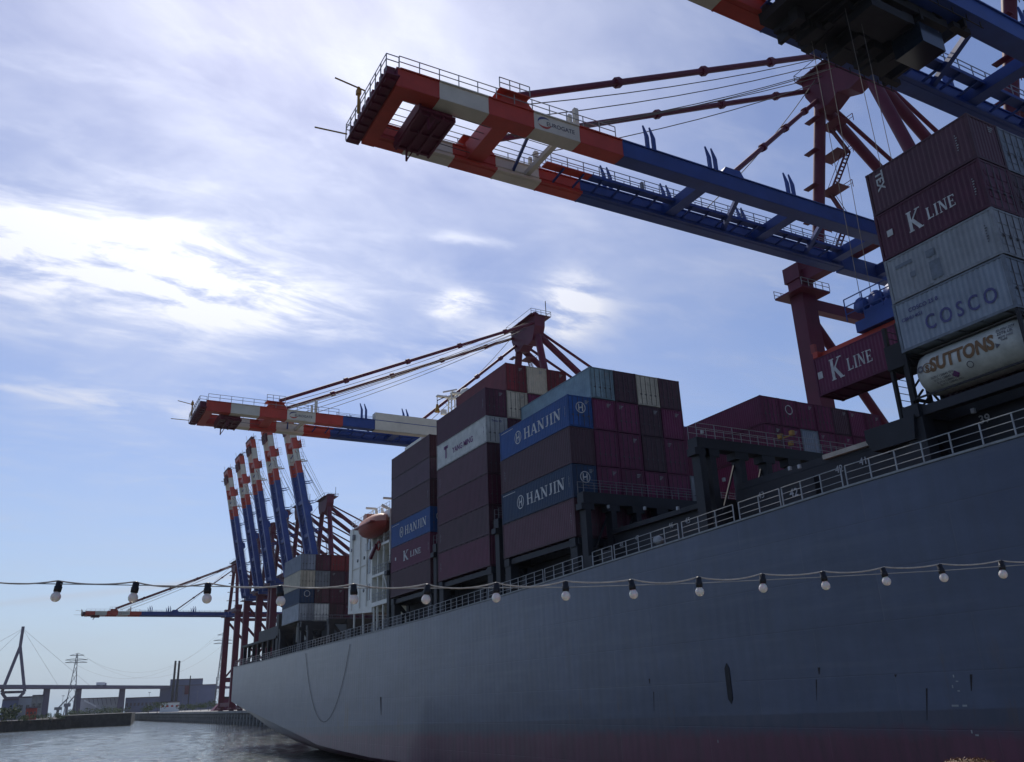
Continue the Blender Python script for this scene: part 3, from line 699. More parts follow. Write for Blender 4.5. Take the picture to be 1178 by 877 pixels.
# rust runs low on the side
rn = tn(1.0, (1, .55, .10), 7, .65); rmask = tm('MULTIPLY', tr(rn, .60, .70), tm('MULTIPLY', tr(zs, -1.2, .1), tr(zs, 4.2, .6)))
colr = tmix(tm('MULTIPLY', rmask, .75), colr, (.075, .040, .022))
ln.new(colr, b.inputs['Base Color']); b.inputs['Roughness'].default_value = .30; b.inputs['Specular IOR Level'].default_value = .6
bp = T('ShaderNodeBump'); bp.inputs['Strength'].default_value = .35; bp.inputs['Distance'].default_value = .12
wv = T('ShaderNodeTexWave'); wv.wave_type = 'BANDS'; wv.bands_direction = 'Y'; wv.inputs['Scale'].default_value = .39; wv.inputs['Distortion'].default_value = 1.2; wv.inputs['Detail'].default_value = 1; ln.new(co.outputs['Object'], wv.inputs['Vector'])
ln.new(tm('ADD', tm('ADD', tn(.35, (1, 1, 1), 2, .4), tm('MULTIPLY', wv.outputs['Fac'], .10)), tm('MULTIPLY', brk.outputs['Fac'], -.15)), bp.inputs['Height']); ln.new(bp.outputs[0], b.inputs['Normal'])

def lerp_tab(tab, y):
    if y <= tab[0][0]: return tab[0][1:]
    for r0, r1 in zip(tab, tab[1:]):
        if r0[0] <= y <= r1[0]:
            s = (y-r0[0])/(r1[0]-r0[0]); return tuple(a+(b_-a)*s for a, b_ in zip(r0[1:], r1[1:]))
    return tab[-1][1:]
# y: deck inset, knuckle z, inset at waterline, inset below (z=-3)
HT = [(-105, 21.5, 10, 21.6, 21.7), (-92, 15, 10, 19, 20), (-70, 6, 8, 11, 14), (-40, 0, 6, 3, 7), (0, 0, 2, 0, 1.5), (60, 0, .6, .05, 1.0), (80, 0, .8, .8, 4), (100, 0, 1.0, 3.0, 8), (112, 0, 1.4, 4.6, 11),
      (121, 0, 1.8, 5.6, 13), (127, 0, 2.5, 6.2, 15), (140, 0, 3.85, 8, 18), (153, 0, 5.2, 12.5, 20), (166, 0, 6.5, 18.5, 21), (178, 0, 7.9, 21, 21.3)]
st = []; ys = sorted(set([h[0] for h in HT] + list(range(-90, 178, 6))))
for y in ys:
    di, kz, wi, li = lerp_tab(HT, y); zd = sheer(y)
    wz = 0.0
    if y > 153: wz = (y-153)/25*4.2
    pts = [(HX+di, zd), (HX+di, (zd+kz)/2), (HX+di, kz)]
    if wi - di < .1: pts += [(HX+di+.02*k_, kz+(wz-kz)*k_/4) for k_ in (1,2,3)]
    else:
        for k_ in (1, 2, 3): s = k_/4; pts.append((HX+di+(wi-di)*(s**1.7), kz+(wz-kz)*(1-(1-s)**1.25)))
    pts.append((HX+wi, wz)); pts.append((HX+li, -3+wz*.9)); pts.append((XC, -3.6+wz*.9))
    st.append([Vector((x, y, z)) for x, z in pts])
mb = MB(); n = len(st[0]); vs = []
for row in st:
    vs += row; 
fs = [(i*n+j, (i+1)*n+j, (i+1)*n+j+1, i*n+j+1) for i in range(len(st)-1) for j in range(n-1)]
mb.add(vs, fs, True)
vs2 = [Vector((2*XC-v.x, v.y, v.z)) for v in vs]; mb.add(vs2, [tuple(reversed(f)) for f in fs], True)
last = st[-1]; mir = [Vector((2*XC-v.x, v.y, v.z)) for v in last]; mb.add(last + list(reversed(mir)), [tuple(range(2*n))])
hull = mb.build('hull', hm, ship, True)
for p in hull.data.polygons: pass
try:
    hull.data.set_sharp_from_angle(angle=math.radians(25))
except Exception: pass
# deck sheet
mb = MB(); vs = []
for row in st: vs += [Vector((row[0].x+.05, row[0].y, row[0].z-.03)), Vector((2*XC-row[0].x-.05, row[0].y, row[0].z-.03))]
mb.add(vs, [(2*i, 2*i+1, 2*i+3, 2*i+2) for i in range(len(st)-1)]); mb.build('deck', M['ship_deck'], ship, True)
# gunwale strip
mb = MB()
for a, b_ in zip(st, st[1:]): mb.bar(a[0]+Vector((.02,0,.02)), b_[0]+Vector((.02,0,.02)), .22, .10)
mb.build('gunwale', M['rail_grey'], ship, True)
# hull marks
def hullpt(px, py): return AX(px, py, HX)
mb = MB(); a = hullpt(838, 763); b_ = hullpt(839, 810); yc = (a.y+b_.y)/2; w = .20
mb.prism([(yc-.02, a.z), (yc-w, a.z-.28), (yc-w, b_.z+.28), (yc-.02, b_.z), (yc+w, b_.z+.28), (yc+w, a.z-.28)], 0, HX-.03, HX-.004); mb.build('hull_mark', M['steel_dark'], ship, True)
mb = MB()
for px, py, dy, dz in ((1097,778,.05,.10),(1101,784,.10,.05),(1096,790,.05,.12),(1103,795,.10,.05),(1099,812,.3,.07),(1110,812,.2,.07),(1118,842,.05,.12),(1124,846,.14,.06),(826,853,.04,.14),(488,712,.3,.1)):
    q = hullpt(px, py); mb.box(HX-.012, HX-.003, q.y-dy*.55, q.y+dy*.55, q.z-dz*.55, q.z+dz*.55)
build_each(mb, 'draught_mark', M['rail_grey'], ship, True)
def streak_mesh(px, py0, py1, w, name, mt):
    a = hullpt(px, py0); b2 = hullpt(px+.5, py1); MB().add([(HX-.006, a.y-w, a.z), (HX-.006, a.y+w*.8, a.z), (HX-.006, b2.y+w*.3, b2.z), (HX-.006, b2.y-w*.3, b2.z)], [(0,1,2,3)]).build(name, mt, ship, True)
mat('rust', (.034, .026, .026), .9, .6, 4, rust=.6)
for i, (px, a_, b2, w) in enumerate(((752,796,824,.09),(939,782,812,.08),(942,768,778,.2),(1066,792,838,.10),(1117,776,800,.14),(438,802,828,.5),(747,781,788,.18),(1030,776,780,.16))):
    streak_mesh(px, a_, a_+(b2-a_)*.8, w*.5, 'rust_streak', M['rust'])
# hatch coaming + side walls
mb = MB(); cs = MB()
segs = [(12, 26.5), (27.5, 41), (42.6, 55), (56.5, 69), (71, 83.6), (85.2, 97.4), (121, 133), (136.5, 149.5)]
for y0, y1 in segs:
    z0 = sheer((y0+y1)/2)-.3; zt = min(19.3, 18.15+.0) if y1 > 50 else 18.35+.02*(45-y0)
    zt = {12: 19.1, 27.5: 18.95, 42.6: 18.5, 56.5: 18.40, 71: 18.2, 85.2: 18.05, 121: 18.1, 136.5: 18.1}[y0]
    MB().box(39.7, 2*XC-39.7, y0, y1, z0, zt).build('hatch_coaming', M['ship_dark'], ship, True)
    cs.box(39.5, 2*XC-39.5, y0+.3, y1-.3, zt-.75, zt+.12) if False else None
MB().box(39.45, 39.69, 28.6, 33.4, 19.15, 19.42).build('hatch_lit_strip', M['hatch_lit_pale'], ship, True); MB().box(39.69, 79.0, 27.6, 40.9, 18.96, 19.4).build('hatch_cover', M['ship_dark'], ship, True)  # pale strip paints the lit stretch of the hatch side
mb = MB(); mb.box(39.3, 79.2, 42.7, 54.8, 18.5, 18.85); mb.build('hatch_cover', M['ship_dark'], ship, True)
# coaming numbers
for txt, px, py, sz in (('39', 1134.7, 486, .62), ('41', 995, 534, .6), ('42', 967, 543, .6), ('42', 914, 571, .72), ('43', 877, 573, .6), ('45', 792, 602, .6), ('46', 773, 607, .55), ('47', 734, 621, .5), ('48', 716, 629, .5)):
    q = AX(px, py, 39.62); lay(bfont_mesh(txt, sz*.95, .015), M['rail_white'], ship, tuple(Vector((39.62, q.y+.35, q.z)) - Vector(ship.location)), ROT_SIDE, 'coaming_number')
# deck edge fittings: pedestals and walkway clutter
for (y0, y1) in segs:
    if y0 in (27.5, 42.6): continue
    zb = {12: 19.75, 56.5: 18.5, 71: 18.3, 85.2: 18.1, 121: 18.1, 136.5: 18.9}[y0]
    for yy in (y0+.6, y1-.9):
        mb = MB(); zd = sheer(yy); mb.box(37.2, 38.0, yy-.5, yy+.5, zd-.05, zb-.05); mb.box(37.1, 39.6, yy-.45, yy+.45, zb-.7, zb-.02)
        mb.bar((37.5, yy, zb-.3), (39.6, yy, zd+.9), .35, .35); mb.build('deck_pedestal', M['ship_dark'], ship, True)
# sills under containers that stand on the deck edge
mb = MB()
for y0, y1, zb in ((56.4, 68.8, 18.45), (71, 83.4, 18.2), (85.1, 97.4, 18.0), (19.2, 25.6, 19.6)):
    for xs in (37.3, 39.3): MB().box(xs, xs+.3, y0, y1, zb-.5, zb-.03).build('stack_sill', M['ship_dark'], ship, True)
# railing sections
def railing(y0, y1, step=1.5, name='railing', mtx='rail_white', r=.028):
    mb = MB(); n_ = max(1, round((y1-y0)/step))
    for i in range(n_+1):
        y = y0+(y1-y0)*i/n_; z = sheer(y); mb.box(HX+.12, HX+.17, y-.03, y+.03, z-.02, z+1.12)
    for h in (1.12, .76, .40):
        mb.tube([(HX+.14, y0, sheer(y0)+h), (HX+.14, (y0+y1)/2, sheer((y0+y1)/2)+h), (HX+.14, y1, sheer(y1)+h)], r if h > 1 else r*.75, 5)
    mb.build(name, M[mtx], ship, True)
for y0, y1 in ((4, 14), (14.2, 29.3), (29.6, 33.8), (34.0, 37.3), (37.8, 42.6), (43.0, 50.2), (50.5, 53.0), (54.4, 60), (60.3, 70), (70.3, 82), (82.4, 95), (95.5, 110), (110.5, 128), (128.5, 150), (150.5, 177.5)):
    railing(y0, y1, 1.5 if y0 < 60 else 1.3)
# solid rail panels and dark items beside the rail
mb = MB()
for px, w, h in ((936, .35, 1.3), (691, 1.1, 1.0), (672, .8, 1.0), (548, .9, 1.2), (596, .6, 1.1), (640, .5, 1.2), (455, 2.0, 1.2), (400, 3, 1.3)):
    q = AX(px, 600, HX); y = q.y; z = sheer(y); mb.box(HX+.35, HX+.8, y-w/2, y+w/2, z-.02, z+h)
build_each(mb, 'deck_locker', M['ship_dark'], ship, True)
mb = MB(); q = AX(757, 618, HX+.5); z = sheer(q.y); mb.lathe([(0,-.35),(.25,-.3),(.33,0),(.25,.3),(0,.35)], (HX+.5, q.y, z+.55), 10, (0,1,.2)); mb.build('life_raft_canister', M['rail_white'], ship, True)
mb = MB()
for i in range(22):
    y = 98+i*3.6; z = sheer(y); w = random.uniform(.5, 1.4); mb.box(HX+1.0+random.random(), HX+2.2+random.random(), y, y+w, z-.02, z+random.uniform(.5, 1.5))
build_each(mb, 'mooring_gear', M['ship_dark'], ship, True)
# lashing bridges between bays
def lashing(y, x0, x1, zt, zdk_, posts, nm='lashing_bridge', rail=True, thick=.9):
    mb = MB(); mb.box(x0, x1, y-.45, y+.45, zt-thick, zt)
    for x in posts: mb.box(x-.25, x+.25, y-.4, y+.4, zdk_, zt-thick); mb.box(x-.6, x+.6, y-.42, y+.42, zt-thick-.5, zt-thick)
    for a, b2 in zip(posts, posts[1:]):
        if b2-a < 3.4: mb.bar((a, y+.2, zdk_+.4), (b2, y+.2, zt-thick-.3), .12)
    o = mb.build(nm, M['ship_dark'], ship, True)
    if rail:
        mb = MB(); n_ = int((x1-x0)/1.6)
        for yy in (y-.42, y+.42):
            for i in range(n_+1): x = x0+.1+(x1-x0-.2)*i/n_; mb.box(x-.02, x+.02, yy-.02, yy+.02, zt, zt+1.0)
            for h in (1.1, .6): mb.tube([(x0+.1, yy, zt+h*.9), (x1-.1, yy, zt+h*.9)], .02, 4)
        r = mb.build('handrail', M['steel_grey'], ship, True); r.parent = o
        r.location = (0, 0, 0)
    return o
lb1 = lashing(55.7, 37.2, 79, 21.9, 15.5, [37.6+2.48*i for i in range(17)])
lb2 = lashing(42.0, 37.3, 79, 22.6, 15.6, [37.7, 38.6] + [41.2+2.48*i for i in range(15)], thick=.7)
lb3 = lashing(26.7, 40.2, 79, 20.3, 16.4, [41.2] + [46+4.96*i for i in range(7)], thick=.8, rail=False)
lashing(84.4, 37.2, 79, 22.5, 14.8, [37.5] + [40+2.48*i for i in range(16)])
lashing(70.1, 37.2, 79, 22.5, 15.0, [37.5] + [40+2.48*i for i in range(16)])
lashing(98.3, 37.2, 79, 22.5, 14.6, [37.5] + [40+2.48*i for i in range(16)])
lashing(136, 37.2, 79, 19.0, 14.2, [37.5] + [40+2.48*i for i in range(16)])
# tall open ladder frames standing at deck edge (seen against sky beside the tank container)
mb = MB()
for x in (37.5, 38.9): 
    for y in (25.6, 26.4): mb.box(x-.11, x+.11, y-.08, y+.08, 19.0, 24.3)
for i in range(4):
    mb.bar((37.5, 25.6, 19.2+i*1.3), (38.9, 25.6, 20.5+i*1.3), .08)
for i in range(14): mb.box(37.5, 38.9, 26.39, 26.42, 19.2+i*.38, 19.23+i*.38)
mb.box(37.3, 39.1, 25.5, 26.5, 21.9, 23.2); mb.build('ladder_frame', M['steel_dark'], ship, True)
mb = MB(); mb.prism([(25.6, 18.0), (28.1, 18.0), (28.4, 18.6), (28.4, 19.2), (25.4, 19.2)], 0, 37.0, 39.6); mb.box(37.4, 38.6, 26.2, 27.4, 15.9, 18.1); mb.build('stack_bracket', M['ship_dark'], ship, True)
mb = MB(); q = AX(820, 470, 41)
for (px, py, s_) in ((896, 503, .14), (909, 499, .14), (908, 511, .12)):
    q = AY(px, py, 41.9); mb.box(q.x-s_, q.x+s_, 41.6, 41.9, q.z-s_*1.2, q.z+s_*1.2)
q0 = AY(898, 505, 41.8); q1 = AY(912, 500, 41.8); mb.bar(q0, q1, .12)
mb.build('yellow_fitting', M['yellow'], ship, True)
mb = MB()
for (px, py) in ((822, 543), (833, 552), (909, 539), (920, 537), (808, 497), (700, 583), (742, 585), (780, 585), (1120, 473), (1055, 503)):
    q = AX(px, py, 38.9); mb.box(38.8, 38.95, q.y-.09, q.y+.09, q.z-.12, q.z+.12)
build_each(mb, 'deck_lamp', M['rail_white'], ship, True)
# superstructure
sb = []
def sbox(name, x0, x1, y0, y1, z0, z1, mt='white_house', parent=None):
    o = MB().box(x0, x1, y0, y1, z0, z1).build(name, M[mt], ship, True)
    return o
sup = MB(); zd = 14.5
sup.box(37.6, 2*XC-37.6, 105.0, 114.2, 18.0, 29.3)          # wall block over the side
sup.box(37.6, 42, 99.0, 105.0, 18.0, 18.5); sup.box(37.6, 42, 99.0, 105.0, 21.6, 21.9); sup.box(37.6, 42, 99.0, 105.0, 25.2, 25.5); sup.box(37.6, 42, 98.9, 105.0, 28.3, 29.3)
sup.box(40.6, 2*XC-40.6, 98.9, 105.0, 14.3, 29.3)
sup.box(45, 2*XC-45, 99.5, 113, 29.3, 37); sup.box(42, 2*XC-42, 99.3, 105, 37, 39.2)
sup.prism([(105.0, 17.4), (114.2, 18.0), (114.2, 18.3), (105.0, 18.3)], 0, 37.62, 42)
house = sup.build('superstructure', M['white_house'], ship, True)
mb = MB()
for y in (99.0, 101.2, 103.2): 
    for z0, z1 in ((14.5, 18.0), (18.5, 21.6), (21.9, 25.2), (25.5, 28.3)): mb.box(37.7, 37.9, y, y+.2, z0, z1)
for y in (104.5, 108.5, 112): mb.box(37.7, 37.9, y, y+.2, 14.4, 18)
mb.bar((37.8, 99.2, 18.4), (37.8, 101.2, 21.6), .15); o = build_each(mb, 'stanchion', M['white_house'], ship, True)
mb = MB()
for z in (18.5, 21.9, 25.5):
    for h in (1.0, .55): mb.tube([(37.65, 99, z+h), (37.65, 105, z+h)], .03, 4)
    for i in range(8): mb.box(37.63, 37.67, 99+i*.75, 99.04+i*.75, z, z+1.0)
for h in (1.0, .55): mb.tube([(37.65, 99, 29.3+h), (37.65, 114, 29.3+h)], .03, 4)
for i in range(13): mb.box(37.63, 37.67, 99+i*1.2, 99.04+i*1.2, 29.3, 30.3)
mb.build('handrail', M['rail_white'], ship, True)
for y in (105.7, ):
    for z in (19.0, 22.3, 25.9): MB().box(37.56, 37.62, y, y+.9, z, z+2.0).build('window', M['window'], ship, True)
for i, z in enumerate((19.2, 22.6, 26.0)): MB().box(40.54, 40.6, 100, 101.2, z, z+1.6).build('window', M['window'], ship, True)
for i in range(12): MB().box(43+i*2.4, 44.6+i*2.4, 99.24, 99.3, 37.6, 38.8).build('bridge_window', M['window'], ship, True)
# openings with red / white gear below the boat
q = AX(423, 629, 37.5); MB().box(37.5, 37.62, q.y-.8, q.y+.8, q.z-.5, q.z+.5).build('side_port', M['window'], ship, True)
mb = MB(); q = AX(429, 636, 37.3); mb.bar(q+Vector((0,-1.2,.8)), q+Vector((0,.9,-.6)), .35); mb.build('davit_hook', M['crane_maroon'], ship, True)
mb = MB(); q = AX(435, 628, 37.4)
lr = MB(); ring = [(Vector((37.45, q.y+.55*math.cos(a*math.pi/6), q.z+.55*math.sin(a*math.pi/6)))) for a in range(13)]; lr.tube(ring, .11, 6, False); lr.build('lifebuoy', M['orange'], ship, True)
mb = MB()
for y in (106.8, 109.4, 112.6): mb.tube([(37.5, y, 18.3), (37.5, y, 29.2)], .07, 6)
mb.tube([(37.48, 106.8, 23.6), (37.48, 112.6, 23.6)], .05, 5); build_each(mb, 'drain_pipe', M['white_house'], ship, True, per=3)
for y, z in ((108, 20.4), (110.6, 20.4), (108, 24.6), (110.6, 24.6), (113.3, 26.4)): MB().lathe([(0, -.05), (.22, -.05), (.22, .05), (0, .05)], (37.58, y, z), 12, (1, 0, 0)).build('porthole', M['window'], ship, True)
for y in (107.2, 111.8): MB().box(37.3, 37.6, y, y+.5, 27.6, 28.3).build('wall_lamp', M['steel_grey'], ship, True)
# davits
for y in (100.2, 106.6):
    mb = MB(); mb.bar((38.9, y, 28.8), (38.6, y, 30.9), .3); mb.bar((38.6, y, 30.9), (37.2, y, 30.9), .25); mb.bar((38.8, y, 29.2), (37.0, y, 30.0), .3); mb.build('davit', M['white_house'], ship, True)
mb = MB(); q0 = AX(439, 585, 38.2); q1 = AX(447, 604, 38.2); q2 = AX(438.6, 600, 38.2); mb.bar(q0, q1, .22); mb.bar(q0, q2, .14); q3 = AX(425, 598, 38.4); q4 = AX(429, 587, 38.4); mb.bar(q3, q4, .08); mb.build('davit_arm', M['white_house'], ship, True)
# signal mast with radar, showing above the outboard stack
mast = MB(); q = AY(521.5, 470, 106); x = q.x; zt = AY(521, 447, 106).z
for dx in (-.9, .9):
    for dy in (-.9, .9): mast.bar((x+dx, 106+dy, 37), (x+dx*.5, 106+dy*.5, zt-1), .16)
for i in range(8):
    z = 38+i*1.3; mast.bar((x-.8, 105.2, z), (x+.8, 105.2, z+1.3), .09); mast.bar((x-.8, 106.8, z+1.3), (x-.8, 105.2, z), .09)
mast.box(x-2.6, x+.5, 105.7, 106.3, zt-1.6, zt-1.4); mast.box(x-.3, x+1.2, 105.6, 106.4, zt-.9, zt-.6); mast.bar((x-1.6, 106, zt-.8), (x+.6, 106, zt-.1), .2); mast.box(x-1.9, x-1.2, 105.7, 106.3, zt-4.2, zt-3.5)
mast.build('signal_mast', M['white_house'], ship, True)
mb = MB(); q = AY(503, 470, 106); mb.lathe([(0, .7), (.16, .6), (.2, .2), (.38, -.4), (.42, -.55), (0, -.55)], (q.x, 106, q.z), 10); mb.bar((q.x, 106, q.z+.8), (q.x, 106, zt-1.5), .07); mb.build('signal_bell', M['yellow'], ship, True)
mb = MB(); mb.bar((AY(503, 461, 106)), (AY(514, 456, 106)), .12); mb.bar(AY(503, 461, 106), AY(503, 468, 106), .08); mb.build('mast_arm', M['steel_dark'], ship, True)
q = AY(536, 453, 112); MB().lathe([(0, 1.0), (.8, .6), (1.0, 0), (.8, -.6), (.3, -1), (.3, -6)], (q.x, 112, q.z), 14).build('satellite_dome', M['white_house'], ship, True)
MB().box(52, 64, 115, 120, 14, 34).build('funnel', M['ship_dark'], ship, True)
# aft deck dark winches/houses near the stern
mb = MB(); mb.box(37.4, 60, 150.5, 152, 14.2, 21.5); mb.box(37.2, 78, 151, 177, 17.6, 18.0)
for i in range(7): mb.box(37.3, 37.8, 153+i*3.8, 153.5+i*3.8, 14.1, 17.7); mb.box(44, 46, 153+i*3.4, 155+i*3.4, 14.1, 16.5)
mb.box(40, 76, 160, 176, 18.0, 20.5); mb.build('aft_mooring_house', M['ship_dark'], ship, True)
# hoses hanging over the side amidships aft
mb = MB(); pts = []
for i in range(15):
    s = i/14; pts.append(Vector((HX-.06, 128-20*s, 13.8-9.2*(1-(2*s-1)**2)**.9 if 0 < s < 1 else 13.8)))
o = mb.tube([p for p in pts], .022, 4).build('mooring_hose', M['steel_dark'], ship, True)
# lifeboat (hangs in the davits)
lbt = empty('lifeboat', (37.2, 103.2, 27.9), 'enclosed orange lifeboat with roof coloured sunlit pale hanging at superstructure side', 'lifeboat')
mb = MB(); secs = []
LBL = 9.4
for i in range(13):
    s = i/12; y = (s-.5)*LBL; w = 1.55*(1-abs(2*s-1)**2.6)**.6+.03; zk = -1.25+.75*abs(2*s-1)**2.2
    ring = []
    for j in range(12):
        a = math.pi*2*j/12; cxx = math.cos(a)*w; cz = math.sin(a); ring.append(Vector((cxx, y, (cz*1.05*(1-abs(2*s-1)**4*.5)) if cz > 0 else zk*(-cz))))
    secs.append(ring)
vs = [v for r in secs for v in r]
fl = [(i*12+j, i*12+(j+1) % 12, (i+1)*12+(j+1) % 12, (i+1)*12+j) for i in range(12) for j in range(12)]
lo_ = MB().add(vs, [f for f in fl if (f[0] % 12) >= 6], True); up_ = MB().add(vs, [f for f in fl if (f[0] % 12) < 6], True)
lo_.add([vs[j] for j in range(12)], [tuple(range(12))]); lo_.add([vs[-12+j] for j in range(12)], [tuple(range(12))])
lo_.build('hull', M['orange'], lbt); up_.build('canopy', M['orange_lit'], lbt)  # upper half takes the paler orange, painted as lit from above
MB().box(-1.62, 1.62, -3.6, 3.6, -.06, .06).build('fender_strip', M['orange'], lbt)
MB().box(-.6, .6, 1.4, 3.0, .9, 1.5).build('conning_tower', M['orange_lit'], lbt)
lbt.scale = (1.05, .88, 1.2)

# ------------------------------------------------------------------ CONTAINER STACKS
PITCH = 2.47; D0 = 37.12
TW = ['lowest', 'second', 'third', 'fourth', 'fifth', 'sixth', 'seventh']
RWD = ['outer', 'second', 'third', 'fourth', 'fifth', 'sixth', 'seventh', 'eighth', 'ninth', 'tenth', 'eleventh', 'twelfth', 'thirteenth', 'fourteenth', 'fifteenth', 'sixteenth']
def stack(name, y0, Lc, zt, rows, group, doors=True, decor={}, dzrow={}):
    """zt: absolute tier boundaries; rows: {row: [colour per tier or None]}"""
    for r, cols in rows.items():
        for k_, c in enumerate(cols):
            if c is None: continue
            z0, z1 = zt[k_]+dzrow.get(r, 0), zt[k_+1]+dzrow.get(r, 0)
            dec = decor.get((r, k_)) or (random.choice([None, dec_code, dec_code2]) if r == 0 else (dec_end if random.random() < .6 else None))
            lab_ = f'{CNAME[c]} container, {TW[k_]} tier of the {RWD[r]} column in {name}'
            container(D0+r*PITCH, y0 + random.uniform(-.03, .03), z0+.015, Lc, z1-z0-.035, c, doors and random.random() < .8 and not (decor.get((r, k_)) in (dec_han,) and False), lab_, group, dec)
z3 = [v+7 for v in (11.54, 14.68, 17.51, 20.68, 23.48, 26.36)]
stack('the nearest long stack', 56.48, 12.19, z3, {
    0: ['brown', 'navy', 'brown', 'blue', None],
    1: ['maroon', 'crimson', 'crimson', 'crimson', 'teal'], 2: ['maroon', 'crimson', 'crimson', 'crimson', 'darkbrown'],
    3: ['maroon', 'crimson', 'darkbrown', 'darkbrown', 'cream'], 4: ['maroon', 'crimson', 'crimson', 'crimson', 'brown']},
    'containers in the nearest long stack', decor={(0,1): dec_han, (0,3): dec_han, (0,0): dec_code, (0,2): dec_code2})
stack('the low middle bay', 56.48, 12.19, z3, {5: ['maroon', 'grey'], 6: ['crimson'], 7: ['grey'], 8: ['maroon', 'crimson']}, 'containers low in the nearest long bay')
stack('the crimson inboard block', 56.48, 12.19, z3, {r: cs_ for r, cs_ in zip(range(9, 16), (
    ['maroon', 'crimson', 'crimson', 'crimson', 'crimson'], ['maroon', 'crimson', 'crimson', 'crimson', 'crimson'], ['maroon', 'crimson', 'crimson', 'palegrey', 'crimson'], ['maroon', 'crimson', 'crimson', 'crimson', 'crimson'],
    ['maroon', 'crimson', 'crimson', 'crimson', 'darkbrown'], ['maroon', 'crimson', 'crimson', 'crimson', 'crimson'], ['maroon', 'crimson', 'crimson', 'crimson', 'crimson']))},
    'containers in the crimson inboard block', decor={(10, 4): dec_logo_end})
z2 = [v+7 for v in (11.35, 14.33, 17.2, 20.25, 23.35, 26.13, 29.1, 32.15)]
stack('the tallest middle stack', 71.35, 12.0, z2, {
    0: ['maroon', 'brown', 'maroon', 'brown', 'white', 'maroon', None], 1: ['brown', 'maroon', 'brown', 'maroon', 'maroon', 'cream', 'red'],
    2: ['brown', 'maroon', 'brown', 'maroon', 'brown', 'crimson', 'cream'], 3: ['brown', 'maroon', 'brown', 'maroon', 'brown', 'brown', 'red']},
    'containers in the tallest middle stack', decor={(0,4): dec_yang, (0,0): dec_code2, (0,1): dec_code2})
z1_ = [v+7 for v in (11.24, 14.1, 17.04, 19.86, 22.9, 25.48, 28.14)]
stack('the stack before the superstructure', 85.35, 11.8, z1_, {
    0: ['brown', 'crimson', 'blue', 'brown', 'plum', 'brown'], 1: ['brown', 'maroon', 'brown', 'maroon', 'brown', 'maroon'], 2: ['maroon', 'brown', 'maroon', 'brown', 'maroon', 'brown']},
    'containers in the stack before the superstructure', decor={(0,2): dec_han, (0,1): dec_kline, (0,0): dec_code2, (0,3): dec_code})
z5 = [v+7 for v in (9.6, 12.2, 14.9, 17.3, 20.05, 22.65)]
stack('the aft stack behind the superstructure', 137.1, 10.2, z5, {
    0: [None, 'wornwhite', 'navy', 'cream', 'lilac'], 1: ['white', 'white', 'brown', 'grey', 'maroon'], 2: ['blue', 'brown', 'maroon', 'plum', 'red'],
    3: ['brown', 'maroon', 'brown', 'maroon', 'red'], 4: ['brown', 'maroon', 'brown', 'red', 'red']}, 'containers in the aft stack', decor={(0,2): dec_logo_end, (0,1): dec_code})
zR = [v+7 for v in (12.80, 15.45, 18.16, 20.66, 23.37, 25.98)]
stack('the short right stack', 19.31, 6.06, zR, {
    0: [None, 'palegrey', 'wornwhite', 'maroon', 'brown'], 1: ['darkbrown', 'palegrey', 'wornwhite', 'brown', 'palegrey'], 2: ['darkbrown', 'palegrey', 'grey', 'maroon', 'brown'], 3: ['darkbrown', 'maroon', 'palegrey', 'brown', 'darkbrown']},
    'short containers in the right stack', decor={(0,1): dec_cos, (0,2): dec_patch, (0,3): dec_kline, (0,4): dec_tex, (1,4): None})
# tank container
tk = empty('tank_container', (D0, 19.31, zR[0]+.1), 'white cylindrical tank container with orange lettering, lowest of right stack', 'tank container')
TL = 6.06; R = 1.12; cz = 1.32
prof = [(0, .18), (.5, .20), (.85, .32), (1.05, .52), (R, .8), (R, TL-.8), (1.05, TL-.52), (.85, TL-.32), (.5, TL-.20), (0, TL-.18)]
MB().lathe(prof, (1.2, 0, cz), 40, (0, 1, 0)).build('tank_shell', M['tank_white'], tk)
f = MB()
for y in (0, TL-.15):
    for x in (0, CW-.14): f.box(x, x+.14, y, y+.15, 0, 2.5)
    for z in (0, 2.36): f.box(.14, CW-.14, y, y+.14, z, z+.14)
    for a, b_ in (((.1, 0), (.9, .7)), ((2.3, 0), (1.5, .7)), ((.1, 2.45), (.9, 1.9)), ((2.3, 2.45), (1.5, 1.9))): f.bar((a[0], y+.07, a[1]), (b_[0], y+.07, b_[1]), .09)
for x in (.03, CW-.09): f.box(x, x+.06, .15, TL-.15, .02, .12)
f.build('frame', M['steel_dark'], tk)
MB().box(.75, 1.65, .4, TL-.4, 2.46, 2.5).build('walkway', M['steel_grey'], tk)
me = bfont_mesh('SUTTONS', 1.0, .045, 0, 1.0, .0); wd = width(me); 
def wrap(me, sx, sy, y0_, zc, parent, mt, nm='lettering', off=.02):
    """bend flat writing round the tank shell"""
    me.transform(Matrix.Diagonal((sx, sy, 1, 1)))
    bm = bmesh.new(); bm.from_mesh(me); bmesh.ops.triangulate(bm, faces=bm.faces[:])
    for _ in range(3):
        long_ = [e for e in bm.edges if e.calc_length() > .12]
        if long_: bmesh.ops.subdivide_edges(bm, edges=long_, cuts=1); bmesh.ops.triangulate(bm, faces=bm.faces[:])
    for v in bm.verts:
        a = (v.co.y + zc)/R; y = y0_ - v.co.x; v.co = Vector((1.2 - (R+off)*math.cos(a), y, cz + (R+off)*math.sin(a)))
    bm.to_mesh(me); bm.free(); me.materials.clear(); me.materials.append(mt); o = bpy.data.objects.new(nm, me); C.objects.link(o); o.parent = parent
wrap(me, 3.35/wd, .98, TL-1.25, -.18, tk, M['letter_orange'])
me = bfont_mesh('S', .8, .06, 0, 1, 0); wrap(me, .5, .55, TL-1.0, -.1, tk, M['letter_orange'], 'emblem')
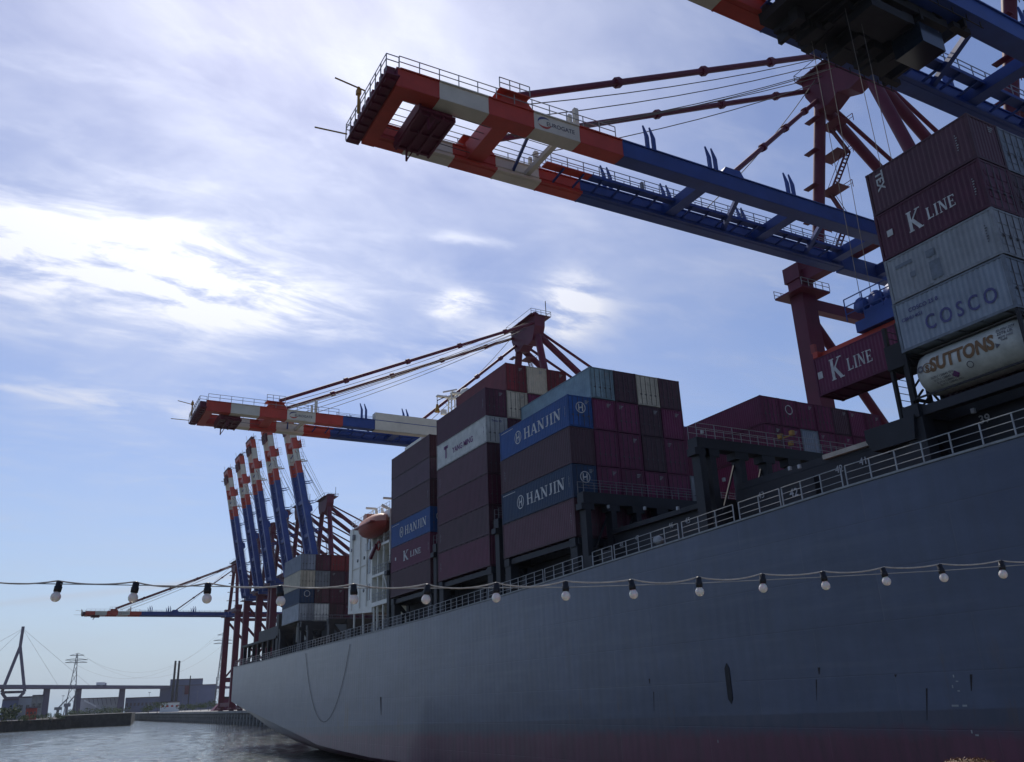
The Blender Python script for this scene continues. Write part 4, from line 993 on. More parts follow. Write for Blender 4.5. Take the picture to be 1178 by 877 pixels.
wrap(ring_mesh(.26, .05).mesh('emblem', M['letter_orange']), 1, 1, TL-1.1, .07, tk, M['letter_orange'], 'emblem', .024)
wrap(ring_mesh(.18, .1).mesh('emblem', M['letter_grey']), 1, 1, TL-.72, .1, tk, M['letter_grey'], 'emblem', .024)
for i in range(4): wrap(bfont_mesh('SUTU 128845 ISO', .2, .01, 0, 1, 0), .8, .8, TL-1.1-.08*i, -.55-.16*i, tk, M['letter_grey'])
wrap(bfont_mesh('SUTU 274', .26, .02, 0, 1, 0), .8, .9, 1.35, .55, tk, M['letter_grey']); wrap(bfont_mesh('22T6 UK', .26, .02, 0, 1, 0), .8, .9, 1.3, .32, tk, M['letter_grey']); wrap(bfont_mesh('MGW 34500', .17, .02, 0, 1, 0), .8, .9, 1.25, .14, tk, M['letter_grey'])
wrap(bfont_mesh('TARE', .17, .02, 0, 1, 0), .8, .9, 1.15, 0, tk, M['letter_grey']); wrap(ring_mesh(.17, .04).mesh('e', M['letter_grey']), 1, 1, TL-3.2, -.5, tk, M['letter_grey'], 'emblem'); wrap(ring_mesh(.2, .2, 4).mesh('e', M['letter_purple']), 1, 1, TL-2.35, -.7, tk, M['letter_purple'], 'emblem')
wrap(ring_mesh(.15, .15, 3).mesh('e', M['letter_grey']), 1, 1, 1.35, -.12, tk, M['letter_grey'], 'emblem')

# ------------------------------------------------------------------ STS CRANES
G = 49.4; HS = 3.75
BX = [-63.9, -60.3, -55.6, -51.0, -46.1, -41.2]
def rail_line(mb, x0, x1, y, z, step=2.2, h=1.1, r=.035):
    n_ = max(1, round((x1-x0)/step))
    for i in range(n_+1): x = x0+(x1-x0)*i/n_; mb.box(x-r, x+r, y-r, y+r, z, z+h)
    for hh in (h, h*.5): mb.bar((x0, y, z+hh), (x1, y, z+hh), r*1.8)
def horn(mb, x, y, z, s=1):
    for dx in (0, .8*s):
        p = Vector((x+dx, y, z)); mb.bar(p, p+Vector((.0, 0, 1.9)), .34, .3); mb.bar(p+Vector((0,0,1.9)), p+Vector((-.35, 0, 3.1)), .32, .28, w2=.12, h2=.12)
def crane(raised=False):
    root = empty('ship_to_shore_crane', (85, 0, QZ)); root['category'] = 'crane'
    # --- portal
    for x in (0, 30):
        for y in (-12.2, 12.2):
            MB().bar((x, y, 1.6), (x, y, 53.2), 2.5, 2.1, up=(0,1,0)).build('leg', M['crane_maroon'], root)
            bg_ = MB(); bg_.box(x-1, x+1, y-4.4, y+4.4, .9, 1.7)
            for i in range(6): bg_.lathe([(0,-.3),(.42,-.3),(.42,.3),(0,.3)], (x, y-3.8+i*1.5, .44), 10, (1,0,0))
            bg_.build('bogie', M['crane_maroon'], root)
            cp = MB(); cp.box(x-1.5, x+1.5, y-1.35, y+1.35, 52.2, 54.4); cp.box(x-2.6, x+2.6, y-2.4, y+2.4, 50.1, 50.35)
            c_ = cp.build('leg_cap', M['crane_maroon'], root)
            rl = MB(); 
            for yy in (y-2.4, y+2.4): rail_line(rl, x-2.6, x+2.6, yy, 50.35, 1.3)
            rl.build('handrail', M['rail_grey'], c_)
    mb = MB()
    for x in (0, 30): mb.box(x-.9, x+.9, -11.1, 11.1, 2.2, 4.2); mb.box(x-.8, x+.8, -11.1, 11.1, 51.7, 53.4)
    for y in (-12.2, 12.2): mb.box(1.1, 28.9, y-.8, y+.8, 15, 17.4); mb.box(1.2, 28.8, y-.6, y+.6, 48.2, 49.8)
    build_each(mb, 'portal_beam', M['crane_maroon'], root)
    mb = MB()
    for y in (-12.2, 12.2): mb.tube([(1, y, 47), (12, y, 33), (29, y, 17.5)], .62, 8, False); mb.tube([(1, y, 17.5), (10, y, 31)], .45, 8, False)
    for s in (-1, 1): mb.tube([(30, s*11.5, 17), (30, 0, 46)], .45, 8, False)
    build_each(mb, 'portal_brace', M['crane_maroon'], root)
    # --- upper mast
    for s in (-1, 1):
        MB().tube([(0, s*8.8, 53.4), (0, s*3.9, 75)], .78, 10).build('mast_leg', M['crane_maroon'], root)
        MB().tube([(.6, s*3.8, 75), (30, s*3.8, 51.5)], .72, 10).build('back_strut', M['crane_maroon'], root)
        MB().tube([(1.0, s*3.6, 76), (47, s*3.6, 52)], .30, 8).build('backstay', M['crane_maroon'], root)
    mb = MB(); mb.prism([(-5.2, 79.2), (5.2, 79.2), (5.0, 76.8), (3.6, 73.8), (1.8, 73.4), (0, 74.2), (-1.8, 73.4), (-3.6, 73.8), (-5.0, 76.8)], 0, -1.2, 1.2)
    for y in (-3.8, -1.3, 1.3, 3.8): mb.lathe([(0,-.25),(.95,-.25),(.8,0),(.95,.25),(0,.25)], (-.3, y, 79.6), 12, (0,1,0))
    mb.box(-2.2, 2.6, -5.4, 5.4, 79.2, 79.35); mb.box(.2, 2.2, -2.5, 1.5, 79.35, 81.0)
    hd = mb.build('mast_head', M['crane_maroon'], root)
    mb = MB()
    for y in (-5.4, 5.4): rail_line(mb, -2.2, 2.6, y, 79.35, 1.2, 1.1)
    mb.bar((-2.2,-5.4,80.4), (-2.2,5.4,80.4), .06); mb.bar((2.6,-5.4,80.4), (2.6,5.4,80.4), .06); mb.bar((1.8, -4.8, 79.3), (1.8, -4.8, 83.2), .12); mb.bar((.5, 4.6, 79.3), (.5, 4.6, 82), .1); mb.build('handrail', M['steel_dark'], hd)
    # stair tower on the far mast leg
    lv = [53.6, 58.8, 63.4, 68.2, 72.6]
    for i, z in enumerate(lv):
        st_ = MB()
        yc_ = 8.8-(z-53.4)/21.6*4.9; st_.box(.9, 3.3, yc_-2.3, yc_+.9, z, z+.08); st_.box(-1.8, -.9, yc_-1.0, yc_+1.0, z, z+.14)
        for a in (yc_-2.6, yc_+1.0): st_.bar((3.6, a, z), (3.6, a, z+1.1), .07)
        st_.bar((3.6, yc_-2.6, z+1.1), (3.6, yc_+1, z+1.1), .07); st_.bar((3.6, yc_-2.6, z+.6), (3.6, yc_+1, z+.6), .05)
        st_.build('stair_platform', M['crane_maroon'], root); st_ = MB()
        if i < 4:
            y1_ = 8.8-(lv[i+1]-53.4)/21.6*4.9; a = Vector((2.9, yc_-2.3 if i % 2 else yc_+.6, z)); b2 = Vector((2.9, y1_+.4 if i % 2 else y1_-2.3, lv[i+1]))
            for dx in (-.4, .4): st_.bar(a+Vector((dx,0,0)), b2+Vector((dx,0,0)), .06, .25); st_.bar(a+Vector((dx,0,1)), b2+Vector((dx,0,1)), .06)
            for k_ in range(12): p = a.lerp(b2, k_/12); st_.box(p.x-.4, p.x+.4, p.y-.12, p.y+.12, p.z, p.z+.05)
            st_.build('stair_flight', M['crane_maroon'], root)

    # --- fixed landside girder, machinery house
    mb = MB()
    for s in (-1, 1): mb.box(-2.6, 49, s*HS-.6, s*HS+.6, G, G+2.1)
    for x in (4, 14, 24, 36, 48): mb.box(x-.5, x+.5, -HS+.6, HS-.6, G+.3, G+1.8)
    fg = mb.build('fixed_girder', M['crane_blue'], root)
    mb = MB()
    for s in (-1, 1): rail_line(mb, -2, 48, s*(HS+.9), G+2.1, 2.4); 
    mb.build('handrail', M['rail_grey'], fg)
    mb = MB().box(31, 46, -6.2, 6.2, G+2.15, G+7.6); mh = mb.build('machinery_house', M['crane_white'], root)
    MB().prism([(-6.5, G+7.6), (6.5, G+7.6), (5.6, G+8.6), (-5.6, G+8.6)], 0, 30.7, 46.3).build('roof', M['crane_blue'], mh)
    # --- boom (origin at hinge so it can be raised)
    hp = Vector((-3, 0, G+1.2)); 
    def sh(mb_): mb_.v = [tuple(Vector(v)-hp) for v in mb_.v]; return mb_
    bands = [(BX[0], BX[1], 0), (BX[1], BX[2], 1), (BX[2], BX[3], 0), (BX[3], BX[4], 1), (BX[4], BX[5], 0), (BX[5], -3.0, 2)]
    mb = MB()
    for s in (-1, 1):
        for x0, x1, mi in bands:
            mb.cur = mi; mb.box(x0, x1, s*HS-.6, s*HS+.6, G, G+1.75)
            mb.box(x0+.001, x1-.001, (s*HS+.6 if s < 0 else s*HS-1.0), (s*HS+1.0 if s < 0 else s*HS-.6), G+.05, G+.3)      # trolley rail shelf
            mb.box(x0+.001, x1-.001, s*HS-.75, s*HS+.75, G+1.75, G+1.86); mb.box(x0+.002, x1-.002, s*HS+.601, s*HS+.66, G+1.0, G+1.12) if s > 0 else mb.box(x0+.002, x1-.002, s*HS-.66, s*HS-.601, G+.02, G+.12); mb.box(x0+.03, x0+.2, s*HS-.63, s*HS+.63, G-.03, G+1.74)
            if s > 0: mb.box(x0+.002, x1-.002, s*HS-.68, s*HS-.601, G+.7, G+.84)
    boom = sh(mb).build('boom', [M['crane_red'], M['crane_white'], M['crane_blue']], root); boom.location = hp
    # cross members
    mb = MB(); mb.cur = 0
    mb.box(BX[0]-.3, BX[0]+.9, -HS-.62, HS+.62, G-.05, G+1.9)                      # end tie
    mb.box(-54.2, -52.6, -HS+.6, HS-.6, G+.4, G+2.4)
    mb.cur = 1; mb.box(-47.8, -47.3, -HS+.6, HS-.6, G+.5, G+1.0); mb.cur = 2
    for x in (-30, -17, -4.5): mb.box(x-.65, x+.65, -HS+.6, HS-.6, G+.4, G+1.5)
    for x0, x1 in ((-25.5, -22), (-13, -9)): mb.bar((x0, -HS+.5, G+.7), (x1, HS-.5, G+.7), .45, .5)
    mb.bar((-50.5, -HS+.5, G+1.2), (-49, HS-.5, G+.8), .25)
    build_each(sh(mb), 'cross_beam', [M['crane_red'], M['crane_white'], M['crane_blue']], boom)
    # tip platforms, sheave deck underneath
    mb = MB(); mb.box(BX[0]-1.5, BX[0]-.3, -HS-1.4, HS+1.4, G+.3, G+.45); mb.box(BX[0]-.5, BX[0]-.4, -HS-1.2, HS+1.2, G+.45, G+1.3)
    for i in range(9): mb.box(BX[0]-1.3, BX[0]-.5, -4.6+i*1.1, -4.0+i*1.1, G+.1, G+1.5)
    mb.box(-61.6, -58.2, -HS+.7, HS-.7, G-.5, G-.34); mb.box(-61.6, -61.4, -HS+.7, HS-.7, G-.34, G+.5)
    for i in range(5): mb.box(-61.4, -58.4, -2.8+i*1.35, -2.45+i*1.35, G-.34, G+.2)
    for i in range(4): mb.box(-61.5+i*1.05, -61.3+i*1.05, -HS+.8, HS-.8, G-.75, G-.5)
    for y in (-2.6, 0, 2.6): mb.box(-61.5, -58.3, y-.1, y+.1, G-.72, G-.5)
    for y in (-2.4, 2.6): mb.bar((-60.5, y, G-.3), (-60.5, y, G-1.9), .16); mb.bar((-60.5, y, G-1.85), (-59.7, y, G-.3), .12)
    sh(mb).build('tip_platform', M['crane_maroon'], boom)
    mb = MB()
    rail_line(mb, BX[0]-1.5, BX[0]-.4, -HS-1.4, G+1.1, 1.1); rail_line(mb, BX[0]-1.5, BX[0]-.4, HS+1.4, G+1.1, 1.1)
    for h in (1.1, .6): mb.bar((BX[0]-1.5, -HS-1.4, G+1.1+h), (BX[0]-1.5, HS+1.4, G+1.1+h), .06)
    for i in range(9): y = -HS-1.4+i*(2*HS+2.8)/8; mb.box(BX[0]-1.54, BX[0]-1.46, y-.04, y+.04, G+.45, G+2.2)
    rail_line(mb, -64, -42, -HS-.7, G+1.86, 1.9, 1.15); rail_line(mb, -64, -42, HS-.2, G+1.86, 1.9, 1.1)
    rail_line(mb, -42, -4, -HS+.1, G+1.86, 2.4, .55, .03); rail_line(mb, -42, -4, -HS+.65, G+1.86, 2.4, 1.0, .03)
    rail_line(mb, -54.6, -51.5, -HS-.95, G+3.0, 1.2, 1.1)
    sh(mb).build('handrail', M['rail_grey'], boom)
    mb = MB(); mb.bar((BX[0]-1.5, 0, G+2.2), (BX[0]-4.2, .1, G+2.7), .10); mb.bar((BX[0]-1.5, 4.8, G+.9), (BX[0]-4.4, 5.2, G+1.0), .10); mb.box(BX[0]-1.8, BX[0]-1.6, 1.1, 1.25, G+.6, G+3.4)
    mb.box(BX[0]-1.9, BX[0]-1.5, 1.0, 1.4, G+2.6, G+3.1); sh(mb).build('warning_lamp', M['yellow'], boom)
    # stay anchor frame above the third band
    mb = MB()
    for s in (-1, 1): mb.prism([(-54.6, G+1.86), (-50.8, G+1.86), (-51.6, G+2.9), (-53.9, G+2.95)], 1, s*HS-.45, s*HS+.45); mb.box(-54.6, -51.5, s*HS-1.0, s*HS+1.0, G+2.9, G+3.0)
    build_each(sh(mb), 'stay_anchor', M['crane_red'], boom, per=2)
    mb = MB()
    for s in (-1, 1): mb.bar((-45.9, s*HS+.1, G+1.8), (-45.9, s*HS+.1, G+4.3), .45, .4); mb.bar((-46.6, s*HS+.1, G+1.8), (-46.6, s*HS+.1, G+3.4), .35, .3)
    build_each(sh(mb), 'rope_guide', M['crane_white'], boom, per=2)
    for x in (-37.6, -29.6, -18.5):
        mb = MB()
        for s in (-1, 1): horn(mb, x, s*HS, G+1.86)
        build_each(sh(mb), 'guide_horn', M['crane_blue'], boom, per=4)
    for x in (-26.8,):
        mb = MB(); mb.prism([(x-1.8, G+1.86), (x+1.6, G+1.86), (x+1.0, G+2.9), (x-1.0, G+2.9)], 1, -HS-.4, -HS+.4); sh(mb).build('stay_lug', M['crane_blue'], boom)
    # inner catwalk on brackets
    mb = MB(); mb.cur = 1; mb.box(-46.5, -41.2, .9, 1.9, G+1.05, G+1.2); mb.cur = 0; mb.box(-41.2, -4, .9, 1.9, G+1.05, G+1.2); mb.box(-41.2, -4, .86, .9, G+.85, G+1.2)
    for i in range(18): x = -44.5+i*2.35; mb.bar((x, 1.0, G+.95), (x, HS-.5, G+.7), .16, .2)
    cwk = sh(mb).build('catwalk', [M['crane_blue'], M['crane_red']], boom)
    mb = MB(); rail_line(mb, -46, -4, .9, G+1.2, 1.9, 1.1, .035); rail_line(mb, -46, -4, 1.9, G+1.2, 1.9, 1.1, .03)
    mb.bar((-34.6, 1.3, G+1.2), (-34.6, 1.3, G+2.3), .3); sh(mb).build('handrail', M['rail_grey'], boom)
    # logo
    if not raised or True:
        me = bfont_mesh('EUROGATE', .62, .012, .0); w_ = width(me); me.transform(Matrix.Diagonal((3.0/w_, 1, 1, 1)))
        lay(me, M['letter_grey'], boom, tuple(Vector((-49.7, -HS-.612, G+.72))-hp), ROT_END)
        for a0, a1, mk in ((40, 190, 'letter_blue'), (200, 350, 'crane_red')):
            mb = MB(); vs = []; n_ = 12
            for i in range(n_+1):
                a = math.radians(a0+(a1-a0)*i/n_); t_ = .20*math.sin(math.pi*i/n_)+.02
                vs += [((.72)*math.cos(a), .62*math.sin(a), .004), ((.72-t_)*math.cos(a), (.62-t_)*math.sin(a), .004)]
            mb.add(vs, [(2*i, 2*i+2, 2*i+3, 2*i+1) for i in range(n_)]); lay(mb.mesh('emblem', M[mk]), M[mk], boom, tuple(Vector((-49.9, -HS-.61, G+.95))-hp), ROT_END, 'emblem')
    # stays
    th = math.radians(79)
    def bp_(p):
        p = Vector(p)-hp
        if raised: p = Vector((p.x*math.cos(th)+p.z*math.sin(th)*1, p.y, -p.x*math.sin(th)+p.z*math.cos(th)))
        return p+hp
    for s in (-1, 1):
        a = bp_((-52.3, s*HS, G+3.5)); e = Vector((-1.0, s*4.4, 77.6))
        if not raised:
            mb = MB(); mb.tube([a, e], .33, 6)
            for k_ in (.22, .45, .66, .86): p = a.lerp(e, k_); q = a.lerp(e, k_+.012); mb.tube([p, q], .55, 6)
            mb.build('forestay', M['crane_maroon'], root)
    if not raised:
        a = Vector((-26.8, -HS, G+2.4)); e = Vector((-.8, 3.4, 75.5)); mb = MB(); mb.tube([a, e], .30, 6)
        for k_ in (.3, .55, .8): mb.tube([a.lerp(e, k_), a.lerp(e, k_+.02)], .5, 6)
        mb.build('inner_forestay', M['crane_maroon'], root)
    rp = MB()
    for i, (y, xa) in enumerate(((-3.2, -52), (-2.4, -50), (-1.2, -47), (1.0, -50), (2.0, -52), (2.8, -47), (3.3, -24))):
        a = bp_((xa, y, G+3.0)); e = Vector((-.8, y*.9, 78.8-.5*(i % 3))); pts = []
        for k_ in range(9): q = k_/8; p = a.lerp(e, q); p.z -= 4*q*(1-q)*(.9 if not raised else .1); pts.append(p)
        rp.tube(pts, .065, 3, False)
    if not raised:
        for y in (-1.9, 2.3): rp.tube([(-63, y, G+.9), (-54, y, G+.7)], .05, 3, False)
        for y in (-2.6, -1.6, -.6, .4): rp.tube([(-63, y, G+1.0), (-47, y, G+.9)], .045, 3, False)
    rp.build('hoist_ropes', M['rope'], root)
    if raised:
        boom.rotation_euler = (0, th, 0)
        mb = MB()
        for i in range(7): z = 12+i*9; mb.bar((3.2, 2.0, z-10) if False else (-.0, -1, G+2+z*.6), (2.4, -1, G+2+z*.6), .12)
    return root
labels = {'A': 'large crane whose lowered boom crosses the middle of the sky', 'B': 'crane with lowered boom and cream panel beyond the container stacks', 'C': 'nearest crane, its dark boom crossing the top right corner',
          'G': 'farthest crane, low horizontal boom pointing left over the water'}
GRP = 'ship to shore cranes along the quay'
cA = crane(False); cA.location = (85, 58.55, QZ); tag(cA, labels['A'], 'crane', GRP)
cB = copy_tree(cA); cB.location = (85, 142.9, QZ); cB.scale = (1, 1, .955); tag(cB, labels['B'], 'crane', GRP)
cC = copy_tree(cA); cC.location = (85, 31.8, QZ); tag(cC, labels['C'], 'crane', GRP)
cG = copy_tree(cA); cG.location = (86, 436, QZ); cG.scale = (1, 1, .86); tag(cG, labels['G'], 'crane', GRP)
cF = crane(True)
fl_ = ['nearest raised boom crane, just right of the other upright booms', 'second raised boom crane counting from the superstructure', 'middle one of the five cranes with raised booms', 'fourth raised boom crane counting from the superstructure', 'leftmost and farthest crane with its boom raised']
FY = [300, 332, 360, 388, 414]
FT = [(329, 480), (305, 492), (287, 505), (274.4, 523), (261, 539)]
hpF = Vector((-3, 0, G+1.2)); FX = []
for i, (tip, bot) in enumerate((((329, 480), (350.4, 637)), ((305, 490), (324, 670)), ((287, 505), (309, 686)), ((274.4, 524), (292, 693)), ((261, 540), (279, 701)))):
    c = cF if i == 0 else copy_tree(cF)
    # hinge at x=82: the tip leans back over the water, 11.9 m nearer the ship
    p = AX(tip[0], tip[1], 69.6); c.location = (85, p.y, QZ); c.scale = (1, 1, (p.z-QZ)/(117.2-QZ)); tag(c, fl_[i], 'crane', GRP)
# the cream girder panel on crane B (sheeted section)
pB_ = MB().box(-35.3, -4, -HS-.72, -HS-.63, G-.1, G+3.2); pB_.box(-35.3, -4, -HS-.72, -HS+.8, G-.12, G-.05); pB_.box(-35.3, -4, -HS-.72, -HS+.8, G+3.2, G+3.3); pB_.box(-35.3, -35.2, -HS-.6, -HS+.8, G-.05, G+3.2)
o = pB_.build('girder_cladding', M['crane_white'], cB); o['label'] = 'cream sheeting on the near girder'
# crane C: trolley with cab above the ship
tr_ = MB(); cyy = 31.8; zg = CH+47.6
tr_.box(42.5, 56, 28.7, 34.9, zg-.9, zg-.1);  tr_.box(44, 55, 29.2, 34.4, zg+.0, zg+2.9); tr_.box(47, 51, 28.7, 31.0, zg-2.4, zg-1.6)
for i in range(46):
    x = random.uniform(42.8, 55); y = random.uniform(28.6, 34.4); wx = random.uniform(.15, 1.3); wy = random.uniform(.2, 1.8); z0 = zg-1.2-random.random()*.9
    tr_.box(x, x+wx, y, min(y+wy, 35), z0, zg-.5)
for i in range(10): x = random.uniform(42.8, 55); tr_.tube([(x, 28.8, zg-1.2-random.random()*.6), (x+random.uniform(-1, 1), 34.8, zg-1.0-random.random()*.6)], .09, 5)
for y in (29, 34.6):
    for x in (43, 47, 51, 55): tr_.lathe([(0,-.3),(.6,-.3),(.5,0),(.6,.3),(0,.3)], (x, y, zg+.2), 12, (0,1,0))
tr_.v = [tuple(Vector(v)-Vector((85, 31.8, QZ))) for v in tr_.v]
tro = tr_.build('trolley', M['steel_dark'], cC)
mb = MB()
for y in (27.7, 35.9):
    for h in (0, .55, 1.1): mb.bar((48.5, y, zg-.5+h), (59, y, zg-.5+h), .06)
    for i in range(7): mb.bar((48.5+i*1.7, y, zg-.6), (48.5+i*1.7, y, zg+.6), .06)
mb.bar((56.2, 28.6, zg-.6), (58.3, 28.6, zg-.6), .5, .5); mb.bar((56.2, 35, zg-.6), (58.3, 35, zg-.6), .5, .5); mb.bar((57.2, 28.0, zg-.3), (57.2, 35.6, zg-.3), .3, 1.0); mb.v = [tuple(Vector(v)-Vector((85, 31.8, QZ))) for v in mb.v]; mb.build('handrail', M['steel_dark'], tro)
mb = MB().box(52.4, 55, 28.8, 31.2, zg-3.4, zg-1.6); mb.v = [tuple(Vector(v)-Vector((85, 31.8, QZ))) for v in mb.v]; mb.build('operator_cab', M['window'], tro)

# suspended container, spreader and ropes of crane C
KX, KY, KZ = 45.9, 26.1, CH+18.45
kc = container(KX, KY, KZ, 12.19, 2.75, 'crimson', True, 'crimson container hanging from blue spreader between the stacks', None, dec_khang)
sp_ = empty('container_spreader', (KX+1.2, KY+6.1, KZ+2.75), 'blue and red spreader frame gripping the hanging crimson container', 'spreader')
mb = MB(); 
for y in (-6.0, 5.6): mb.box(-1.2, 1.2, y, y+.4, .05, .5)
for x in (-.7, .4): mb.box(x, x+.3, -5.6, 5.6, .1, .5)
mb.build('frame', M['crane_red'], sp_)
for y in (-6.1, 5.8):
    for x in (-1.15, .95): MB().box(x, x+.25, y, y+.35, .5, 1.15).build('corner_guide', M['orange'], sp_)
mb = MB(); mb.box(-1.1, 1.1, -1.9, 2.2, .55, 1.3); mb.box(-.8, .8, -1.3, 1.6, 1.3, 2.0)
for y in (-1.8, -.6, .6, 1.8): mb.lathe([(0,-.15),(.55,-.15),(.48,0),(.55,.15),(0,.15)], (-.6, y, 2.5), 12, (1,0,0)); mb.lathe([(0,-.15),(.55,-.15),(.48,0),(.55,.15),(0,.15)], (.6, y, 2.5), 12, (1,0,0))
mb.box(-1.3, 1.3, -4.6, -2.2, 1.9, 2.0); mb.box(-1.2, 1.1, -4.2, -2.6, 2.0, 3.4); mb.build('headblock', M['crane_blue'], sp_)
mb = MB(); rail = MB()
for x in (-1.3, 1.3):
    for h in (.0, .55, 1.1): rail.bar((x, -4.6, 2.0+h), (x, 2.6, 2.0+h), .06)
    for i in range(6): rail.bar((x, -4.6+i*1.44, 1.5), (x, -4.6+i*1.44, 3.1), .06)
rail.build('handrail', M['crane_blue'], sp_)
mb = MB(); zz0 = 2.6; top = zg-1.6-sp_.location.z
for x in (-.6, .6):
    for y in (-1.8, 1.8): mb.tube([(x, y, zz0), (x*1.3, y*.9-.2, top)], .025, 3, False)
mb.build('hoist_ropes', M['rope'], sp_)

# ------------------------------------------------------------------ FESTOON LIGHTS
BPX = [(64,687),(153,688),(238,689),(323,692),(407,690),(490,690),(571,688),(651,686),(729,684),(805,681),(878,677),(950,674),(1020,669),(1086,665),(1154,661)]
A0 = Vector((0.1144, 5.5729, 0)); AS = Vector((0.39143, -0.15225, 0))
def bulbpos(i):
    h = A0 + AS*i; px, py = BPX[i]; d = ray(px, py); s = math.hypot(h.x, h.y)/math.hypot(d.x, d.y); return Vector((d.x*s, d.y*s, CH+d.z*s))
bm_ = bpy.data.materials.new('opal_glass'); bm_.use_nodes = True; pb = bm_.node_tree.nodes['Principled BSDF']
pb.inputs['Base Color'].default_value = (.82, .80, .74, 1); pb.inputs['Roughness'].default_value = .18; pb.inputs['Transmission Weight'].default_value = .12; pb.inputs['Subsurface Weight'].default_value = .3
BR = .0278
bulb0 = None; tops = []
ordn = ['first', 'second', 'third', 'fourth', 'fifth', 'sixth', 'seventh', 'eighth', 'ninth', 'tenth', 'eleventh', 'twelfth', 'thirteenth', 'fourteenth', 'fifteenth']
for i in range(15):
    p = bulbpos(i)
    if bulb0 is None:
        o = empty('festoon_lamp', p); bulb0 = o
        MB().lathe([(.0001, -BR), (BR*.5, -BR*.87), (BR*.87, -BR*.5), (BR, 0), (BR*.9, BR*.45), (BR*.62, BR*.86), (BR*.5, BR*1.15)], (0,0,0), 16).build('bulb', bm_, o)
        MB().lathe([(BR*.55, BR*1.0), (BR*.74, BR*1.05), (BR*.78, BR*2.1), (BR*.66, BR*2.2), (BR*.66, BR*3.1), (BR*.25, BR*3.35), (0, BR*3.4)], (0,0,0), 14).build('lamp_socket', M['socket'], o)
    else: o = copy_tree(bulb0); o.location = p
    o.rotation_euler = (random.uniform(-.13,.13), random.uniform(-.13,.13), 0)
    tag(o, f'{ordn[i]} unlit opal bulb from the left on the festoon cable', 'light bulb', 'unlit bulbs on the festoon cable')
    tops.append(p+Vector((0,0,BR*3.25)))
h = A0; pe0 = tops[0]-(tops[1]-tops[0])*9.3; pe1 = tops[-1]+(tops[-1]-tops[-2])*5.4
pe0.z = tops[0].z+.02
seq = [pe0]+[tops[0]-(tops[1]-tops[0])*k_ for k_ in range(8, 0, -1)]+tops+[tops[-1]+(tops[-1]-tops[-2])*k_ for k_ in range(1, 5)]+[pe1]
pts = []
for i, (a, b_) in enumerate(zip(seq, seq[1:])):
    sag = random.uniform(.014, .030)
    for k_ in range(8): s = k_/8; p = a.lerp(b_, s); p.z -= 4*s*(1-s)*sag; pts.append(p)
pts.append(seq[-1]); o = MB().tube(pts, .0046, 6, False).build('festoon_cable', M['cord']); tag(o, 'pale slack cable looping from bulb to bulb before the hull', 'cable')
w0 = pe0.copy(); w0.z += .0; wa = bulbpos(0)
def wirept(px, py, i): 
    h_ = A0+AS*i; d = ray(px, py); s = math.hypot(h_.x, h_.y)/math.hypot(d.x, d.y); return Vector((d.x*s, d.y*s, CH+d.z*s))
wpts = [wirept(0, 671, -.7), wirept(323, 676, 3), wirept(480, 677, 5), wirept(651, 676, 7), wirept(805, 671, 9), wirept(950, 664, 11), wirept(1086, 656.5, 13), wirept(1178, 650, 14.35)]
wpts = [wpts[0]-(wpts[1]-wpts[0])*2.3] + wpts + [wpts[-1]+(wpts[-1]-wpts[-2])*3.3]
o = MB().tube(wpts, .0029, 5, False).build('support_wire', M['rail_grey']); tag(o, 'thin straight support wire above the festoon bulbs', 'wire')

# ------------------------------------------------------------------ EXCURSION BOAT under the viewer (outside the picture) and passenger
bt = empty('excursion_boat', (1.2, 0, 0), 'white passenger boat with open wooden top deck under the viewer', 'boat')
ax = AS.normalized(); nx = Vector((-ax.y, ax.x, 0))
DZ = CH-1.68; Lh = 9.5; Wd = 3.1
outl = [(-1, -1), (.55, -1), (.85, -.55), (1, 0), (.85, .55), (.55, 1), (-1, 1)]
cen = Vector((1.0, .2, 0)) + ax*1.5
def bpnt(u_2, v_2, z): p = cen + ax*(u_2*Lh) + nx*(v_2*Wd); return Vector((p.x, p.y, z))
mb = MB(); nO = len(outl); mb.add([bpnt(u2*.92, v2*.85, -.6) for u2, v2 in outl]+[bpnt(u2, v2, 2.3) for u2, v2 in outl], [(i, (i+1) % nO, (i+1) % nO+nO, i+nO) for i in range(nO)]+[tuple(range(nO, 2*nO))]); mb.build('hull', M['boat_white'], bt, True)
mb = MB(); mb.add([bpnt(u2*.82, v2*.82, 2.31) for u2, v2 in outl]+[bpnt(u2*.82, v2*.82, DZ-.12) for u2, v2 in outl], [(i, (i+1) % nO, (i+1) % nO+nO, i+nO) for i in range(nO)]); mb.build('saloon', M['window'], bt, True)
mb = MB(); mb.add([bpnt(u2*.9, v2*.92, DZ-.12) for u2, v2 in outl]+[bpnt(u2*.9, v2*.92, DZ) for u2, v2 in outl], [(i, (i+1) % nO, (i+1) % nO+nO, i+nO) for i in range(nO)]+[tuple(range(nO)), tuple(range(nO, 2*nO))]); mb.build('top_deck', M['wood'], bt, True)
mb = MB()
for (u2, v2), (u3, v3) in zip(outl, outl[1:]+outl[:1]):
    a = bpnt(u2*.88, v2*.9, DZ); b_ = bpnt(u3*.88, v3*.9, DZ); n_ = max(2, int((b_-a).length/1.2))
    for i in range(n_): p = a.lerp(b_, i/n_); mb.bar(p, p+Vector((0,0,1.05)), .05)
    for h_ in (1.05, .7, .35): mb.tube([a+Vector((0,0,h_)), b_+Vector((0,0,h_))], .025, 6)
mb.build('guard_rail', M['boat_white'], bt, True)
for p in (wpts[0], wpts[-1]):
    MB().tube([(p.x, p.y, DZ if (p-cen).length < 9 else DZ), (p.x, p.y, p.z+.15)], .035, 8).build('light_pole', M['boat_white'], bt, True)

